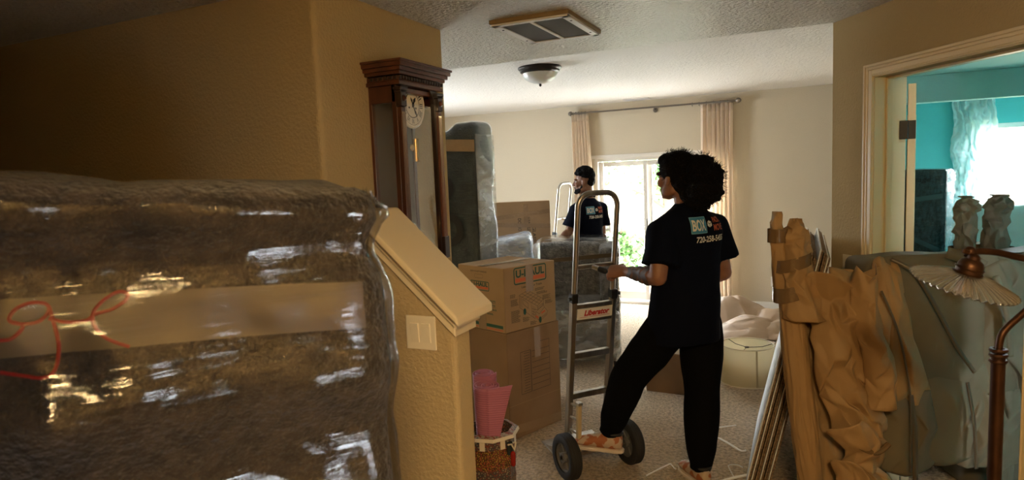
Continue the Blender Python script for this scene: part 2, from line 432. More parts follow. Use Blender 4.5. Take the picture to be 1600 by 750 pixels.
M['bronze'] = pmat('aged_bronze', (.075, .035, .018), .38, metal=.75, col2=(.05, .022, .012), vs=20)
M['ribbed'] = pmat('ribbed_glass', (.95, .93, .9), .06, trans=.92, ior=1.48)
M['linen'] = cloth_thin('linen_shade', (.92, .86, .70), .5)
M['curtain'] = cloth_thin('cream_curtain', (.90, .80, .68), .5)
M['sheer'] = cloth_thin('white_sheer', (.72, .84, .84), .5)
M['sheet'] = pmat('white_bed_sheet', (.66, .76, .75), .8, bump=.15, bs=20)
M['dark_metal'] = pmat('dark_bronze_metal', (.03, .024, .02), .4, metal=.6)
M['pewter'] = pmat('pewter', (.22, .2, .18), .35, metal=.9)
M['black'] = pmat('black_plastic', (.008, .008, .009), .45)
M['dome'] = pmat('frosted_glass_dome', (.74, .73, .70), .35, sub=.2)
M['mesh_dark'] = pmat('dark_filter_mesh', (.075, .062, .048), .9, bump=.6, bs=320, bdist=.004)
M['vent_white'] = pmat('vent_enamel', (.72, .70, .70), .35)
M['vent_tan'] = pmat('vent_frame_wood', (.26, .185, .09), .6)
M['leaf'] = pmat('tree_leaf', (.065, .16, .04), .6, col2=(.15, .26, .085), vs=3)
M['bark'] = pmat('bark', (.16, .11, .07), .9, bump=.5, bs=30)
M['patio'] = pmat('patio_concrete', (.55, .53, .5), .9, col2=(.48, .46, .43), vs=4)
M['lawn'] = pmat('lawn', (.24, .26, .17), .95, col2=(.3, .31, .2), vs=20)
M['fence'] = pmat('cedar_fence', (.42, .33, .24), .85, col2=(.34, .26, .18), vs=6, stretch=(1, 1, .15))
M['vinyl'] = pmat('vinyl_frame', (.70, .66, .60), .4)
M['strip'] = pmat('white_strip', (.80, .77, .72), .5)
M['lamp_glow'] = emit('warm_lamp_glow', (1, .68, .31), 74)
M['plastic_pinkish'] = pmat('grey_plastic', (.25, .25, .25), .4)

# ------------------------------------------------------------------ the setting
def wall(name, origin, direc, length, height, thick, openings, mat, z0=0, bevel=0):
    """wall running along direc from origin; thickness to the left of direc; openings (s0, s1, z0, z1)"""
    Mx = frame((origin[0], origin[1], 0), (direc[0], direc[1], 0), (-direc[1], direc[0], 0)); mb = MB()
    ss = sorted({0, length, *[v for o in openings for v in o[:2]]})
    for a, b in zip(ss, ss[1:]):
        spans = [(z0, height)]
        for o in openings:
            if o[0] <= a and o[1] >= b:
                spans = [q for lo, hi in spans for q in ((lo, min(hi, o[2])), (max(lo, o[3]), hi)) if q[1]-q[0] > 1e-4]
        for lo, hi in spans: mb.box(((a+b)/2, thick/2, (lo+hi)/2), (b-a, thick, hi-lo), Mx)
    return struct(mb.build(name, mat, bevel=bevel))

struct(MB().box((-.9, 2.85, -.05), (9.6, 11.1, .1)).build('floor', M['carpet']))
struct(MB().box((-1.2, .70, 2.60), (9.0, 6.49, .32)).build('ceiling', M['ceiling']))
struct(MB().box((-2.5, 6.05, 2.655), (6.0, 4.22, .20)).build('ceiling_living', M['ceiling_far']))
struct(MB().box((2.06, 6.05, 2.54), (3.3, 4.3, .20)).build('ceiling_bedroom', M['teal_light']))
struct(MB().box((2.0, 6.97, 2.32), (3.1, .14, .24)).build('trim_bedroom_beam', M['teal_light'], bevel=.004))
# block of wall that carries the clock; its near face closes the view on the left
mb = MB().prism([(-1.668, 1.957), (-1.668, 2.905), (-5.3, 2.905), (-5.3, 1.957)], 0, 2.45)
struct(mb.build('wall_left', M['wall'], bevel=.018, segs=4))
wall('wall_far', (-5.3, 8.05), (1, 0), 5.66, 2.60, .16, [(2.83, 4.47, 0, 1.868)], M['wall_far'])
wall('wall_bedroom_far', (.36, 8.05), (1, 0), 3.3, 2.5, .16, [(1.22, 2.72, .85, 2.026)], M['teal'])
wall('wall_living_left', (-5.3, 2.9), (0, 1), 5.3, 2.6, .16, [(2.05, 3.35, .7, 2.0)], M['wall_far'])
wall('wall_living_right', (.42, 4.02), (0, 1), 4.03, 2.6, .11, [], M['wall_far'])
wall('wall_bedroom_right', (3.5, 2.0), (0, 1), 6.1, 2.5, -.12, [], M['teal'])
wall('wall_bedroom_near', (1.25, 2.62), (1, 0), 2.3, 2.5, .12, [], M['teal'])
EX, EY = .134, 3.95; ED = (.535, -.845); EN = (.845, .535)
wall('wall_right', (EX, EY), ED, 1.62, 2.45, .17, [(.33, 1.17, 0, 2.106)], M['wall'])
wall('wall_hall_right', (1.005, 2.62), (0, -1), 5.2, 2.45, .15, [(2.42, 2.88, .90, 1.34)], M['wall'])
wall('wall_hall_left', (-5.1, -2.5), (0, 1), 4.5, 2.45, .15, [], M['wall'])
wall('wall_back', (-5.2, -2.5), (1, 0), 6.4, 2.45, -.15, [], M['wall'])

wall('wall_light_blocker', (-5.1, -.30), (1, 0), 5.05, 2.45, .14, [], M['wall'])  # unseen wall added to keep lamp light off the left side

# low stair wall with its sloped cap
HX = -1.075
poly = [(-2.2, 0), (HX, 0), (HX, 1.185), (-1.40, 1.185+.325*.92), (-2.2, 1.185+.325*.92)]
mb = MB().prism(poly, -1.973, -1.857, frame((0, 0, 0), (1, 0, 0), (0, 0, 1)))
hw = struct(mb.build('wall_stair', M['wall'], bevel=.016, segs=3))
def cap_board(y0, y1, zoff, th, x_end):
    z = lambda x: 1.185+(HX-x)*.92 if x > -1.40 else 1.185+.325*.92
    xs = [x_end, -1.40, -2.2]
    pl = [(x, z(x)+zoff) for x in xs] + [(x, z(x)+zoff+th) for x in xs[::-1]]
    return MB().prism(pl, -y1, -y0, frame((0, 0, 0), (1, 0, 0), (0, 0, 1)))
struct(cap_board(1.783, 2.045, .085, .030, -1.020).build('trim_stair_cap', M['trim'], bevel=.007, segs=2))
struct(cap_board(1.800, 2.028, .070, .015, -1.034).build('trim_stair_cap_bead', M['trim'], bevel=.004))
struct(cap_board(1.822, 2.008, .035, .035, -1.05).build('trim_stair_cove', M['trim'], bevel=.008, segs=2))
struct(cap_board(1.838, 1.992, -.005, .04, -1.062).build('trim_stair_skirt', M['trim'], bevel=.004))

# bedroom doorway: casing, lining, stop
# local x along the wall, y into the bedroom
EF = Matrix(((ED[0], EN[0], 0, EX), (ED[1], EN[1], 0, EY), (0, 0, 1, 0), (0, 0, 0, 1)))
def casing(name, steps):
    mb = MB()
    for inset, w, t in steps:
        a0, a1, zt = .33-inset-w, .33-inset, 2.106+inset
        mb.box(((a0+a1)/2, -t/2, (zt+w)/2), (w, t, zt+w), EF)
        mb.box((1.17+inset+w/2, -t/2, (zt+w)/2), (w, t, zt+w), EF)
        mb.box((.75, -t/2, zt+w/2), (.84+2*inset, t, w), EF)
    return struct(mb.build(name, M['trim'], bevel=.0025))
casing('trim_1', [(.050, .014, .020), (.036, .014, .015), (.012, .024, .011), (.004, .008, .015)])
mb = MB()
mb.box((.322, .085, 1.053), (.016, .175, 2.106), EF); mb.box((1.178, .085, 1.053), (.016, .175, 2.106), EF); mb.box((.75, .085, 2.114), (.872, .175, .016), EF)
struct(mb.build('trim_2', M['trim'], bevel=.002))
mb = MB()
mb.box((.336, .075, 1.05), (.012, .035, 2.10), EF); mb.box((1.164, .075, 1.05), (.012, .035, 2.10), EF); mb.box((.75, .075, 2.10), (.83, .035, .012), EF)
struct(mb.build('trim_3', M['trim'], bevel=.003))
# the open door, hinged at the left jamb and swung into the bedroom
HP = EF @ V((.338, .172, 0))
dr = bpy.data.objects.new('door_1', None); COL.objects.link(dr); dr.location = HP; dr.rotation_euler = (0, 0, math.radians(83)); struct(dr)
mb = MB().box((.40, -.018, 1.045), (.78, .035, 2.05))
mb.build('door_leaf', M['trim'], dr, bevel=.002)
for zc in (.45, 1.55):
    for s in (-.0365, .0005):
        MB().box((.40, s, zc), (.52, .004, .75)).build('door_panel', M['trim'], dr, bevel=.0015)
for zc in (.25, 1.05, 1.845):
    h = MB().box((.0, -.018, zc), (.004, .036, .09)); h.box((-.012, .016, zc), (.02, .036, .09)); h.tube([(-.004, 0, zc-.046), (-.004, 0, zc+.046)], .006, 8)
    h.build('hinge', M['black'], dr, bevel=.001)
MB().lathe([(.0, 0), (.012, 0), (.012, .03), (.027, .04), (.03, .055), (.02, .068), (0, .07)], 14, frame((.73, -.036, .95), (1, 0, 0), (0, 0, 1))).build('door_knob', M['pewter'], dr, smooth=True)

# baseboards
def base(name, pts_, mat, h=.085, t=.014):
    mb = MB()
    for (x0, y0), (x1, y1) in zip(pts_, pts_[1:]):
        d = V((x1-x0, y1-y0, 0)); L = d.length; d.normalize()
        F = Matrix(((d.x, -d.y, 0, x0), (d.y, d.x, 0, y0), (0, 0, 1, 0), (0, 0, 0, 1)))
        mb.box((L/2, -t/2, h/2), (L, t, h), F); mb.box((L/2, -t*.3, h+.006), (L, t*.6, .012), F)
    return struct(mb.build(name, mat, bevel=.002))
base('baseboard_far', [(-5.3, 8.05), (-2.52, 8.05)], M['white_trim'])
base('baseboard_far_right', [(-.78, 8.05), (.31, 8.05)], M['white_trim'])
base('baseboard_living_right', [(.31, 8.05), (.31, 4.1)], M['white_trim'])
base('baseboard_left', [(-1.668, 2.9), (-1.668, 1.98)][::-1], M['trim'])
base('baseboard_bedroom', [(.43, 8.05), (3.38, 8.05)], M['white_trim'])

# sliding patio door: vinyl frame, fixed pane, sliding sash
w1 = bpy.data.objects.new('door_2', None); COL.objects.link(w1); w1.location = (-1.65, 8.05, 0); struct(w1)
x0, x1, zt = -.82, .82, 1.868
mb = MB(); mb.box((x0+.02, .08, zt/2), (.04, .13, zt)); mb.box((x1-.02, .08, zt/2), (.04, .13, zt)); mb.box((0, .08, zt-.02), (1.56, .128, .04)); mb.box((0, .08, .015), (1.56, .128, .03))
mb.box((0, -.006, zt+.022), (1.76, .014, .045)); mb.build('door_frame', M['vinyl'], w1, bevel=.003)
for nm, a, b, y in (('fixed_sash', x0+.04, -.10, .11), ('sliding_sash', -.20, x1-.04, .055)):
    mb = MB(); mb.box((a+.025, y, zt/2), (.05, .03, zt-.09)); mb.box((b-.04, y, zt/2), (.08, .03, zt-.09)) if nm == 'fixed_sash' else mb.box((b-.03, y, zt/2), (.06, .03, zt-.09))
    mb.box(((a+b)/2, y, zt-.075), (b-a-.11, .028, .06)); mb.box(((a+b)/2, y, .095), (b-a-.11, .028, .10))
    o = mb.build(nm, M['vinyl'], w1, bevel=.003)
    MB().box(((a+b)/2, y, zt/2), (b-a-.1, .006, zt-.2)).build('pane', M['glass'], o)
mb = MB().box((-.155, .022, .98), (.022, .02, .22)); mb.box((-.155, .012, 1.07), (.018, .03, .018)); mb.box((-.155, .012, .89), (.018, .03, .018)); mb.build('pull_handle', M['pewter'], w1, bevel=.003)
# windows
def window(name, loc, rz, w, h, mat, mull=1):
    o = bpy.data.objects.new(name, None); COL.objects.link(o); o.location = loc; o.rotation_euler = (0, 0, rz); struct(o)
    mb = MB(); mb.box((-w/2+.025, .07, h/2), (.05, .1, h)); mb.box((w/2-.025, .07, h/2), (.05, .1, h)); mb.box((0, .07, h-.025), (w-.1, .098, .05)); mb.box((0, .07, .025), (w-.1, .098, .05))
    for i in range(mull): mb.box((-w/2+w*(i+1)/(mull+1), .07, h/2), (.05, .06, h-.1))
    mb.build('window_frame', mat, o, bevel=.003)
    MB().box((0, .02, -.012), (w+.06, .1, .024)).build('window_sill', mat, o, bevel=.004)
    for i in range(mull+1):
        a = -w/2+w*i/(mull+1)+.03; b = -w/2+w*(i+1)/(mull+1)-.03
        MB().box(((a+b)/2, .075, h/2), (b-a, .005, h-.08)).build('pane', M['glass'], o)
    return o
window('window_1', (2.33, 8.05, .85), 0, 1.5, 1.176, M['white_trim'])
window('window_2', (-5.3, 5.6, .7), PI/2, 1.3, 1.3, M['white_trim'])
window('window_3', (1.005, -.03, .90), -PI/2, .46, .44, M['white_trim'], 0)

# ------------------------------------------------------------------ outside
struct(MB().box((-1.5, 14.1, -.12), (26, 11.8, .1)).build('ground_lawn', M['lawn']))
struct(MB().box((-1.6, 9.9, -.06), (7, 3.4, .1)).build('ground_patio', M['patio']))
fe = thing('fence', 'tall wooden board fence at the back of the garden', 'fence', (-1.5, 17.5, -.07))
for i in range(60):
    MB().box((-9+i*.302, 0, .9+.02*math.sin(i*7.1)), (.292, .02, 1.8)).build('board', M['fence'], fe)
for z in (.4, 1.4): MB().box((0, .04, z), (18.2, .05, .09)).build('rail', M['fence'], fe)
def tree(loc, h, r, seed, label, n=2600):
    q = random.Random(seed); t = thing('tree', label, 'tree', loc, 0, 'trees behind the patio door')
    tr = MB().tube([(0, 0, 0), (.05, .03, h*.3), (-.04, .05, h*.55), (.02, 0, h*.85)], [.11, .09, .06, .02], 9)
    for i in range(7):
        a = q.random()*6.28; z = h*q.uniform(.25, .7); tr.tube([(0, 0, z), (math.cos(a)*r*.4, math.sin(a)*r*.4, z+.3), (math.cos(a)*r*.8, math.sin(a)*r*.8, z+.5)], [.04, .025, .01], 6)
    tr.build('trunk', M['bark'], t, smooth=True)
    lf = MB()
    cl = [(V((q.gauss(0, .45)*r, q.gauss(0, .45)*r, h*q.uniform(.22, 1.0))), r*q.uniform(.25, .5)) for _ in range(16)]
    for i in range(n):
        c, cr = cl[i % 16]; d = V((q.gauss(0, 1), q.gauss(0, 1), q.gauss(0, 1))).normalized()*cr*q.random()**.4
        p = c+d; e = V((q.gauss(0, 1), q.gauss(0, 1), q.gauss(0, 1))).normalized(); g = e.cross(V((q.gauss(0, 1), q.gauss(0, 1), q.gauss(0, 1)))).normalized()
        L, W = q.uniform(.05, .11), q.uniform(.025, .05)
        lf.add([p-e*L, p+g*W, p+e*L, p-g*W], [(0, 1, 2, 3)])
    o = lf.build('foliage', M['leaf'], t); o['kind'] = 'stuff'
tree((-2.6, 13.2, -.07), 3.6, 1.3, 3, 'leafy tree right of the centre of the patio door')
tree((-4.9, 15.2, -.07), 4.3, 1.5, 4, 'pale leafy tree furthest left through the patio door')
tree((.35, 14.4, -.07), 3.1, .9, 5, 'green tree seen through the narrow right-hand pane')
tree((-3.0, 11.3, -.07), .6, .55, 6, 'low green shrub at the edge of the patio', 900)
# patio chair seen past the far worker
pc = thing('patio_chair', 'dark framed patio chair outside the glass door', 'chair', (-3.05, 10.1, -.01), .5)
for sx in (-.25, .25):
    MB().tube([(sx, -.25, 0), (sx, -.25, .42)], .016, 8).build('leg', M['dark_metal'], pc)
    MB().tube([(sx, .25, 0), (sx, .25, .45), (sx, .33, .95)], .016, 8).build('leg', M['dark_metal'], pc)
    MB().tube([(sx, -.27, .42), (sx, -.27, .62), (sx, .28, .64)], .014, 8).build('armrest', M['dark_metal'], pc)
MB().box((0, 0, .43), (.5, .5, .04)).build('seat', M['pad_slate'], pc, bevel=.01)
for k in range(6): MB().box((0, .265+.013*k, .52+.075*k), (.5, .012, .045)).build('slat', M['dark_metal'], pc)

# ------------------------------------------------------------------ ceiling fittings
gr = thing('return_air_grille', 'square ceiling air return with two dark mesh panels and white frame', 'vent', (-1.178, 3.115, 2.44))
MB().box((0, 0, -.008), (.40, .52, .022)).build('wooden_surround', M['vent_tan'], gr, bevel=.002)
mb = MB(); mb.box((-.175, 0, -.022), (.036, .50, .012)); mb.box((.175, 0, -.022), (.036, .50, .012)); mb.box((0, -.235, -.022), (.386, .032, .012)); mb.box((0, .235, -.022), (.386, .032, .012)); mb.box((0, 0, -.022), (.018, .45, .012))
mb.build('frame', M['vent_white'], gr, bevel=.002)
for s in (-1, 1): MB().box((s*.083, 0, -.020), (.15, .44, .006)).build('filter_mesh', M['mesh_dark'], gr)
for sx in (-1, 1):
    for y in (-.15, .15): MB().lathe([(.006, -.001), (.006, .002), (0, .003)], 8, Matrix.Translation((sx*.176, y, -.0275)) @ Matrix.Rotation(PI, 4, 'X')).build('screw', M['ink'], gr)
dl = thing('ceiling_light', 'flush ceiling light with frosted bowl and dark bronze rim', 'ceiling light', (-1.94, 4.92, 2.555))
MB().lathe([(.10, 0), (.172, 0), (.176, -.012), (.168, -.022), (.160, -.026), (.158, -.040), (.148, -.046), (.140, -.050), (.10, -.05)], 40).build('rim', M['dark_metal'], dl, smooth=True)
MB().lathe([(.141, -.045), (.135, -.068), (.118, -.093), (.09, -.113), (.055, -.126), (.02, -.131), (.004, -.132)], 40).build('glass_bowl', M['dome'], dl, smooth=True)
MB().lathe([(.001, -.155), (.008, -.150), (.011, -.142), (.007, -.134), (.014, -.131), (.014, -.127)], 16).build('finial', M['dark_metal'], dl, smooth=True)
rg = thing('ceiling_register', 'small white slotted air register near the curtain rod', 'vent', (-1.85, 7.83, 2.555))
mb = MB(); mb.box((0, -.065, -.004), (.31, .02, .008)); mb.box((0, .065, -.004), (.31, .02, .008)); mb.box((-.145, 0, -.004), (.02, .11, .008)); mb.box((.145, 0, -.004), (.02, .11, .008)); mb.build('frame', M['vent_white'], rg, bevel=.001)
MB().box((0, 0, -.001), (.28, .11, .002)).build('duct_opening', M['mesh_dark'], rg)
for i in range(6): MB().box((0, -.045+.018*i, -.005), (.27, .004, .008)).build('louvre', M['vent_white'], rg)
# warm lamp in the entry behind the camera
hl = thing('entry_lamp', 'warm entry ceiling lamp with dark rim', 'ceiling light', (.35, -.60, 2.44))
MB().lathe([(.06, 0), (.225, 0), (.23, -.02), (.215, -.035), (.06, -.035)], 32).build('rim', M['dark_metal'], hl, smooth=True)
MB().lathe([(.21, -.034), (.195, -.065), (.15, -.098), (.08, -.118), (.004, -.124)], 32).build('glass_bowl', M['lamp_glow'], hl, smooth=True)

# ------------------------------------------------------------------ plates on the walls
def plate(name, label, loc, rz, w, h, mat, rockers=0, outlet=False):
    t = thing(name, label, 'light switch' if rockers else 'outlet', loc, rz)
    MB().box((0, -.003, 0), (w, .006, h)).build('cover_plate', mat, t, bevel=.0025, segs=2)
    for i in range(rockers):
        x = (i-(rockers-1)/2)*.046
        MB().box((x, -.0065, 0), (.034, .003, .068)).build('rocker_bezel', mat, t, bevel=.0005)
        MB().prism([(-.033, .008), (.033, .0125), (.033, .004), (-.033, .004)], -.0155, .0155, Matrix(((0, 0, 1, x), (0, -1, 0, 0), (1, 0, 0, 0), (0, 0, 0, 1)))).build('rocker', mat, t, bevel=.0006)
    if outlet:
        for z in (-.02, .02):
            o = MB().lathe([(.0165, 0), (.0165, .002), (0, .0022)], 20, frame((0, -.006, z), (1, 0, 0), (0, 0, 1))).build('socket', mat, t)
            for dx in (-.006, .006): MB().box((dx, -.0085, z+.003), (.002, .001, .008)).build('slot', M['ink'], o)
    return t
plate('light_switch', 'ivory double rocker switch on the low stair wall', (-1.206, 1.857, 1.174), 0, .119, .119, M['plate'], 2)
plate('light_switch', 'single ivory switch plate beside the bedroom door casing', (.209, 3.832, 1.15), math.atan2(-.845, .535), .072, .117, M['plate'], 1)
plate('wall_outlet', 'white duplex outlet low on the far wall', (-.325, 8.05, .34), 0, .072, .117, M['plate_w'], 0, True)

# ------------------------------------------------------------------ wall clock
ck = thing('wall_clock', 'tall dark wood pendulum wall clock with white dial', 'clock', (-1.668, 2.425, 1.30))
W2 = .162
mb = MB()
for s in (-1, 1):
    mb.box((.008, s*(W2-.012), .40), (.016, .022, .78)); mb.box((.128, s*(W2-.010), .40), (.024, .020, .78))
    mb.box((.07, s*(W2-.010), .045), (.13, .02, .07)); mb.box((.07, s*(W2-.010), .755), (.13, .02, .07))
mb.box((.07, 0, .775), (.14, .32, .02)); mb.box((.07, 0, .02), (.14, .32, .03))
mb.build('case', M['wood'], ck, bevel=.002)
MB().box((.005, 0, .40), (.008, .30, .75)).build('backboard', M['clock_back'], ck)
for s in (-1, 1): MB().box((.068, s*(W2-.008), .40), (.096, .003, .65)).build('side_glass', M['glass'], ck)
MB().box((.140, 0, .39), (.003, .20, .66)).build('front_glass', M['glass'], ck)
mb = MB()                                             # arched door frame round the dial
n = 18
arch = [(-.118*math.cos(PI*i/n), min(.797, .716+.108*math.sin(PI*i/n))) for i in range(n+1)]
for i in range(n):
    a, b = arch[i], arch[i+1]
    mb.prism([(a[0], a[1]), (b[0], b[1]), (b[0], .80), (a[0], .80)], .132, .150, Matrix(((0, 0, 1, 0), (1, 0, 0, 0), (0, 1, 0, 0), (0, 0, 0, 1))))
for s in (-1, 1): mb.box((.141, s*.128, .40), (.018, .022, .80))
mb.box((.141, 0, .035), (.018, .25, .05))
mb.build('door_frame', M['wood_dark'], ck)
for s in (-1, 1):                                     # fluted pilasters
    o = MB().box((.150, s*.146, .40), (.022, .030, .60)).build('pilaster', M['wood'], ck, bevel=.002)
    for k in (-1, 0, 1): MB().tube([(.162, s*.146+k*.009, .13), (.162, s*.146+k*.009, .68)], .0032, 6).build('reed', M['wood'], o)
    b = MB().box((.152, s*.146, .735), (.030, .040, .065)); b.build('capital', M['wood_dark'], ck, bevel=.002)
    MB().lathe([(.012, 0), (.012, .004), (.006, .008), (.004, .004), (0, .004)], 14, frame((.167, s*.146, .735), (0, 1, 0), (0, 0, 1))).build('rosette', M['wood'], ck, smooth=True)
    c = MB().box((.150, s*.146, .775), (.040, .056, .012)); c.box((.150, s*.146, .764), (.034, .048, .012)); c.build('capital_moulding', M['wood_dark'], ck, bevel=.002)
    d = MB().box((.152, s*.146, .085), (.030, .040, .10)); d.build('pedestal', M['wood_dark'], ck, bevel=.002)
mb = MB()                                             # stepped crown
for z, h, e in ((.79, .016, .012), (.806, .020, .004), (.830, .014, .020), (.844, .016, .030), (.860, .018, .040), (.877, .010, .046)):
    mb.box(((.155+e)/2, 0, z+h/2), (.155+e, .325+2*e, h))
mb.build('crown', M['wood'], ck, bevel=.002)
for i in range(17): MB().box((.166, -.165+i*.0206, .819), (.010, .012, .014)).build('dentil', M['wood_dark'], ck, bevel=.002)
for s in (-1, 1):
    for i in range(6): MB().box((.025+i*.024, s*.168, .819), (.013, .010, .014)).build('dentil', M['wood_dark'], ck)
mb = MB()
for z, h, e in ((-.012, .018, .012), (-.03, .018, .026), (-.045, .015, .010), (-.075, .03, -.02)):
    mb.box(((.15+e)/2, 0, z+h/2), (.15+e, .325+2*e, h))
mb.build('base_moulding', M['wood_dark'], ck, bevel=.003)
DF = frame((.110, -.003, .722), (0, 1, 0), (0, 0, 1))     # dial plane faces +x
dial = MB().lathe([(.100, -.006), (.100, .002), (.094, .006), (.091, .003), (.0, .003)], 48, DF, cap=False).build('dial', M['dial'], ck, smooth=True)
num = MB()
for i, s in enumerate(['XII', 'I', 'II', 'III', 'IIII', 'V', 'VI', 'VII', 'VIII', 'IX', 'X', 'XI']):
    a = -2*PI*i/12; num.add(*fit_text(s, .007*len(s)**.75+.004, .021, bold=.012), DF @ Matrix.Rotation(a, 4, 'Z') @ Matrix.Translation((0, .069, .0042)))
num.build('numerals', M['ink'], dial)
ring = MB()
for r0, r1 in ((.052, .0555), (.0845, .086)):
    ring.add([(r*math.cos(2*PI*k/48), r*math.sin(2*PI*k/48), .0040) for r in (r0, r1) for k in range(48)], [(k, (k+1) % 48, 48+(k+1) % 48, 48+k) for k in range(48)], DF)
ring.build('chapter_ring', M['ink'], dial)
for nm, ang, L, w in (('hour_hand', -32, .040, .0045), ('minute_hand', -150, .058, .003), ('second_hand', 25, .036, .0025)):
    h = MB().prism([(-w*.5, -.012), (w*.5, -.012), (w, L*.45), (w*1.7, L*.62), (0, L), (-w*1.7, L*.62), (-w, L*.45)], .006, .0075, DF @ Matrix.Rotation(math.radians(ang), 4, 'Z'))
    h.build(nm, M['ink'], dial)
MB().lathe([(.006, .005), (.006, .010), (0, .011)], 12, DF).build('hand_boss', M['ink'], dial)
for dx in (-.026, .026): MB().lathe([(.004, .003), (.004, .005), (0, .005)], 10, DF @ Matrix.Translation((dx, -.012, 0))).build('winding_hole', M['ink'], dial)
pd = MB().tube([(.07, 0, .60), (.07, .0, .16)], .004, 8).build('pendulum_rod', M['brass'], ck)
MB().lathe([(.0, -.008), (.05, -.006), (.058, 0), (.05, .006), (0, .008)], 32, frame((.075, 0, .15), (0, 1, 0), (0, 0, 1))).build('pendulum_bob', M['brass'], ck, smooth=True)
MB().tube([(.085, .05, .58), (.085, .05, .48)], .014, 14).build('weight', M['brass'], ck, smooth=True)
MB().lathe([(.012, 0), (.016, .004), (.012, .008), (0, .009)], 16, frame((.10, -.01, .54), (0, 1, 0), (0, 0, 1))).build('weight_pulley', M['brass'], ck, smooth=True)

# ------------------------------------------------------------------ curtains
rd = thing('curtain_rod', 'thin dark metal curtain rod above the patio door', 'curtain rod', (-1.72, 7.96, 2.455))
MB().tube([(-1.0, 0, 0), (.98, 0, 0)], .011, 10).build('rod', M['pewter'], rd, smooth=True)
for s in (-1, 1):
    MB().lathe([(.008, -.035), (.012, -.03), (.028, -.015), (.03, 0), (.02, .022), (.004, .03)], 14, frame((s*1.02, 0, 0), (0, s, 0), (0, 0, 1))).build('finial', M['pewter'], rd, smooth=True)
for x in (-.93, .05, .93):
    b = MB().tube([(x, 0, -.018), (x, .09, -.022)], .008, 8); b.lathe([(.028, 0), (.03, .006), (0, .008)], 14, frame((x, .085, -.03), (1, 0, 0), (0, 0, 1))); b.build('bracket', M['pewter'], rd, smooth=True)
for x in (-.98, -.95, -.91, -.87, -.82, .50, .58, .66, .74, .82, .90):
    MB().tube([(x, .0+.021*math.cos(a), -.006+.021*math.sin(a)) for a in [2*PI*k/14 for k in range(14)]], .0035, 6, closed=True).build('ring', M['pewter'], rd)
def curtain(label, x0, x1, x0b, x1b, nf, seed, y=7.955):
    q = random.Random(seed); ph = [q.uniform(-.4, .4) for _ in range(60)]
    def fn(u, v):
        z = 2.425*(1-v)+.03*v; a = x0*(1-v)+x0b*v; b = x1*(1-v)+x1b*v
        uu = u+.012*math.sin(6*u+seed)
        amp = .022+.020*v; s = math.sin(uu*nf*2*PI+ph[int(uu*nf) % 60]*.5+.5*math.sin(v*3+seed))
        return (a+(b-a)*u+.008*math.cos(uu*nf*4*PI), amp*s+.01*noise.noise(V((u*8, v*5, seed))), z-2.455)
    t = thing('curtain', label, 'curtain', (0, y, 2.455), 0, 'cream curtains at the patio door')
    MB().grid(fn, nf*14, 40).build('panel', M['curtain'], t, smooth='all', solid=.003)
    MB().grid(lambda u, v: (lambda p: (p[0], p[1]-.003, p[2]+.012-.0))(fn(u, v*.035)), nf*14, 3).build('header_tape', M['curtain'], t, smooth='all', solid=.003)
curtain('cream curtain gathered at the left of the patio door', -2.735, -2.51, -2.72, -2.42, 6, 1)
curtain('cream curtain hanging right of the patio door', -1.125, -.765, -1.14, -.80, 7, 2)
# bedroom curtain, ruched
rc = thing('ruched_curtain', 'white ruched sheer curtain beside the bedroom window', 'curtain', (1.56, 7.97, 2.36))
cr = Crease(21, 9, 5, 11, 1.2)
def rfn(u, v):
    x = -.185+.37*u; z = -2.2*v
    p = V((x*2.2, 3, z*1.1)); d = .03*math.sin(u*5*2*PI+2.0*math.sin(z*9+u*9))*.6+.055*cr(p)+.05*abs(noise.noise(V((x*18, z*13, 2))))
    return (x+.012*math.sin(z*14), d, z)
MB().grid(rfn, 70, 200).build('panel', M['sheer'], rc, smooth='all')
MB().tube([(-.25, 0, .02), (1.75, 0, .02)], .011, 8).build('rod', M['white_trim'], rc)

# ------------------------------------------------------------------ moving boxes
BR = math.atan2(-.377, .926)
def box_root(name, label, z, near, w, d, cat='box'):
    X, Y = V((math.cos(BR), math.sin(BR), 0)), V((-math.sin(BR), math.cos(BR), 0))
    c = V((near[0], near[1], z)) - X*w/2 + Y*d/2
    return thing(name, label, cat, c, BR)
def carton(t, w, d, h, mat, tape_drop=.10):
    mb = MB(); q = .004
    mb.box((0, -d/2+q/2, h/2), (w, q, h)); mb.box((0, d/2-q/2, h/2), (w, q, h)); mb.box((-w/2+q/2, 0, h/2), (q, d, h)); mb.box((w/2-q/2, 0, h/2), (q, d, h)); mb.box((0, 0, q/2), (w, d, q))
    mb.box((0, 0, h/2), (w-.002, d-.002, h-.012))
    mb.build('body', mat, t, bevel=.0025)
    for s in (-1, 1): MB().box((s*w/4, 0, h+.001), (w/2-.003, d-.002, .005), rot('Y', s*-.6, (s*w/2, 0, h))).build('top_flap', mat, t, bevel=.001)
# medium printed carton on top
BW, BD, BH = .452, .470, .412
t = box_root('moving_box', 'printed moving carton with truck drawing, stacked on a taller box', .705, (-1.722, 3.620), BW, BD)
carton(t, BW, BD, BH, M['card'])
FX = frame((BW/2+.0008, -BD/2, 0), (0, 1, 0), (0, 0, 1))          # right-hand face
def fc(cx, cy):
    s = (cx-12)/508; t0 = 130-92*s; t1 = 735-115*s
    return (s*BD, (1-(cy-t0)/(t1-t0))*BH)
def at_fc(vf, cx, cy, sk=0):
    x, y = fc(cx, cy); return shift(vf, x, y)
g = MB(); g.add(*at_fc(rring(.300, .112, .008, .018), 268, 170), FX)
g.add(*at_fc(fit_text('U-HAUL', .262, .050, bold=.035), 268, 150), FX); g.build('logo', M['green'], t)
g = MB(); x, y = fc(268, 205); g.box((x, y-.003, 0), (.272, .024, .0004), FX); g.build('logo_bar', M['orange'], t)
